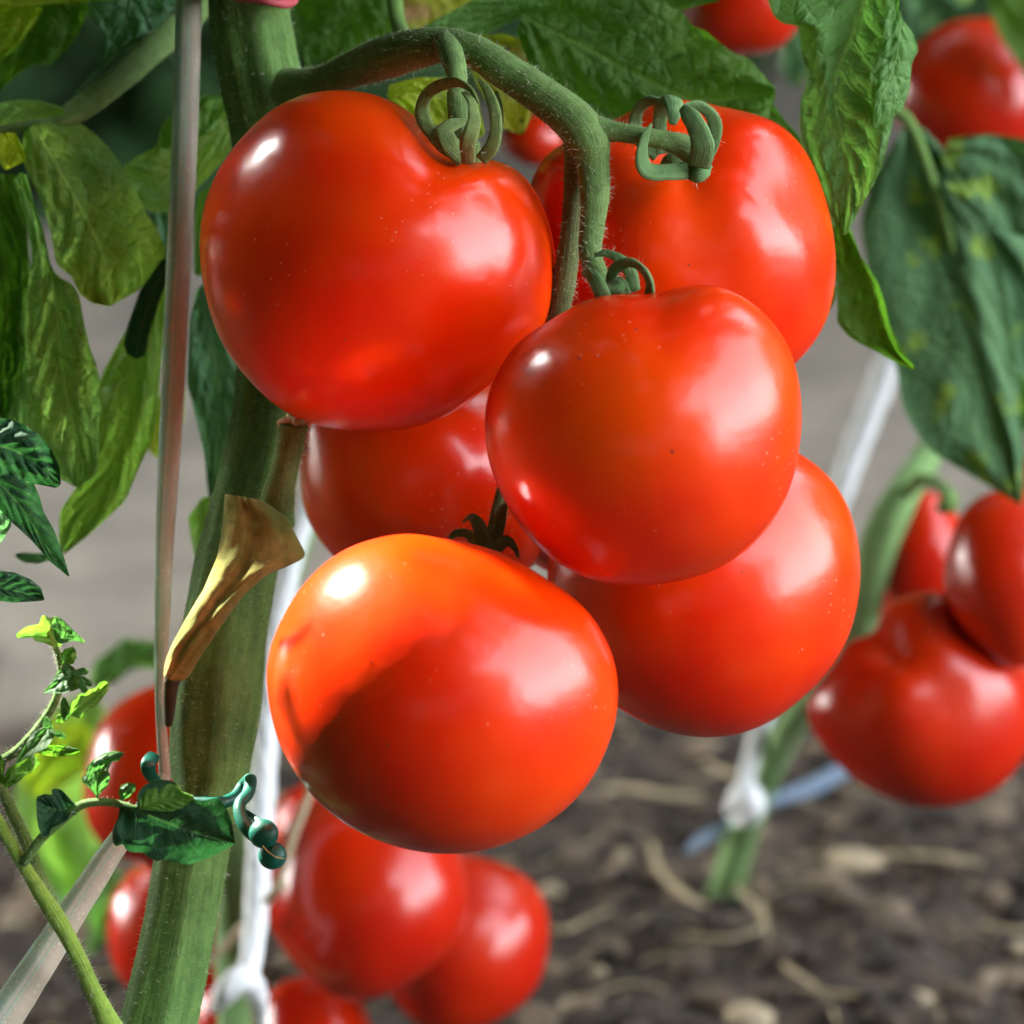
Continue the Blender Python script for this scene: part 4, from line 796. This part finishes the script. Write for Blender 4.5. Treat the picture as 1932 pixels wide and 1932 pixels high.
# ------------------------------------------------------------ masses of foliage: hedge beyond, added shading leaves out of view
def leaf_proto(k, nu=7):
    V = []; uv = []; F = []
    for i in range(nu):
        u = i/(nu-1); wd = .42*math.sin(math.pi*min(1, u*.92+.06))**.8*(1+.18*math.sin(u*17+k))
        for s in (-1, -.5, 0, .5, 1):
            V.append((s*wd, u-.0, .12*abs(s)*wd+.35*math.sin(u*1.9)*.4*(-1 if k % 2 else 1)+.05*math.sin(9*u+s*3+k))); uv.append((u, .5+.5*s))
    F = [(i*5+j, i*5+j+1, (i+1)*5+j+1, (i+1)*5+j) for i in range(nu-1) for j in range(4)]
    return np.array(V), np.array(F), np.array(uv)
PRO = [leaf_proto(k) for k in range(6)]
def leafcloud(name, pts, sizes, mat, down=.55, seed=1):
    g = np.random.default_rng(seed); n = len(pts); Vs = []; Fs = []; U = []; b = 0
    for i in range(n):
        pv, pf, pu = PRO[i % 6]
        y = g.normal(size=3); y[2] -= 1.2*down*2; y /= np.linalg.norm(y)
        x = np.cross(y, g.normal(size=3)); x /= np.linalg.norm(x); z = np.cross(x, y)
        v = (pv[:, :1]*x+pv[:, 1:2]*y+pv[:, 2:3]*z)*sizes[i]+pts[i]
        Vs.append(v); Fs.append(pf+b); U.append(pu); b += len(v)
    o = mesh(name, np.concatenate(Vs), np.concatenate(Fs), mat, uv=np.concatenate(U)); return o
n = 20000
pts = np.stack([rng.uniform(-3.2, 2.6, n), 2.75+rng.uniform(0, .5, n)+.0, rng.uniform(0, 2.7, n)], 1)
pts[:, 1] += .25*np.sin(pts[:, 0]*3)
m_ = 3000; pts = np.concatenate([pts, np.stack([rng.uniform(-2, -.12, m_), rng.uniform(2.1, 2.6, m_), rng.uniform(0, 2.0, m_)], 1)]); n += m_
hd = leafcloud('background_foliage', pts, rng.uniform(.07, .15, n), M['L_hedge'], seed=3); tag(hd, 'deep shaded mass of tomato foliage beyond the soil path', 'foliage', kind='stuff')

# parts of the scene the sun reaches: keep the canopy away from these rays (sunbeams through gaps)
BEAMS = [(P(635,1175,.735), .014), (P(560,1310,.74), .012), (P(430,1130,.80), .002), (P(112,1240,.77), .002)]
def blocks_beam(p, size):
    for q, r in BEAMS:
        v = Vector(p)-q; t = v.dot(SUN)
        if t > 0 and (v-SUN*t).length < r+size*.85: return True
    return False
def fill(count, box, smin, smax, seed, beams=True, gap=False):
    g2 = np.random.default_rng(seed); pl = []; sz = []; tries = 0
    while len(pl) < count and tries < count*30:
        tries += 1
        p = np.array([g2.uniform(*box[0]), g2.uniform(*box[1]), g2.uniform(*box[2])]); s = g2.uniform(smin, smax)
        q = infront(p)
        if q:
            mpx = (s/q[2]/PX)*1.15+20
            if -mpx < q[0] < 1932+mpx and -mpx < q[1] < 1932+mpx: continue
        if gap and p[0] < -.7 and .05 < p[1] < 1.15: continue
        if beams and blocks_beam(p, s): continue
        if (Vector(p)-CP).length < .35: continue
        pl.append(p); sz.append(s)
    return pl, sz
a1, b1 = fill(2600, ((-.8, .12), (-.16, .5), (.36, 1.0)), .035, .07, 11)
a2, b2 = fill(800, ((-.95, -.2), (-.5, .22), (.05, 1.0)), .045, .09, 12)
g3 = np.random.default_rng(21); a7 = []; b7 = []
while len(a7) < 1900:                                  # unseen leaves added to block the sun from the cluster
    q0 = P(g3.uniform(-80, 1700), g3.uniform(-60, 1950), g3.uniform(.76, 1.3)); p = q0+SUN*g3.uniform(.1, .85); s = g3.uniform(.03, .055)
    q = infront(p); mpx = (s/q[2]/PX)*1.15+20
    if -mpx < q[0] < 1932+mpx and q[1] > -mpx: continue
    if blocks_beam(p, s): continue
    a7.append(np.array(p)); b7.append(s)
cn = leafcloud('shading_foliage', np.array(a1+a2+a7), b1+b2+b7, M['L_canopy'], seed=5); tag(cn, kind='stuff'); under(cn, plant)  # unseen leaves added above and to the left, shading the cluster
# leaf masses added out of view to shape the light: overhead, behind, both sides
a4, b4 = fill(13500, ((-3.2, .48), (-2.9, 3.2), (1.0, 1.6)), .1, .16, 14, gap=True)
ov = leafcloud('overhead_shade_leaves', np.array(a4), b4, M['L_canopy'], seed=8); tag(ov, 'unseen roof of leaves added to shade the bed', 'foliage', kind='stuff')
a3, b3 = fill(7500, ((-3.4, 2.1), (-2.6, -1.8), (0, 1.6)), .08, .15, 13, False)
rw = leafcloud('rear_shade_leaves', np.array(a3), b3, M['L_hedge'], seed=6); tag(rw, 'unseen leaf mass added behind the camera to block bright reflections', 'foliage', kind='stuff')
a5, b5 = fill(2600, ((1.2, 2.5), (.5, 2.6), (0, 1.6)), .08, .14, 15)
rr_ = leafcloud('side_shade_leaves', np.array(a5), b5, M['L_hedge'], seed=9); tag(rr_, 'unseen leaf mass added on the right to narrow the bright opening', 'foliage', kind='stuff')
a6, b6 = fill(1600, ((-2.6, -1.2), (-1.5, .3), (0, 1.4)), .08, .14, 16)
lr_ = leafcloud('side_shade_leaves', np.array(a6), b6, M['L_hedge'], seed=10); tag(lr_, 'unseen leaf mass added on the left to block light', 'foliage', kind='stuff')
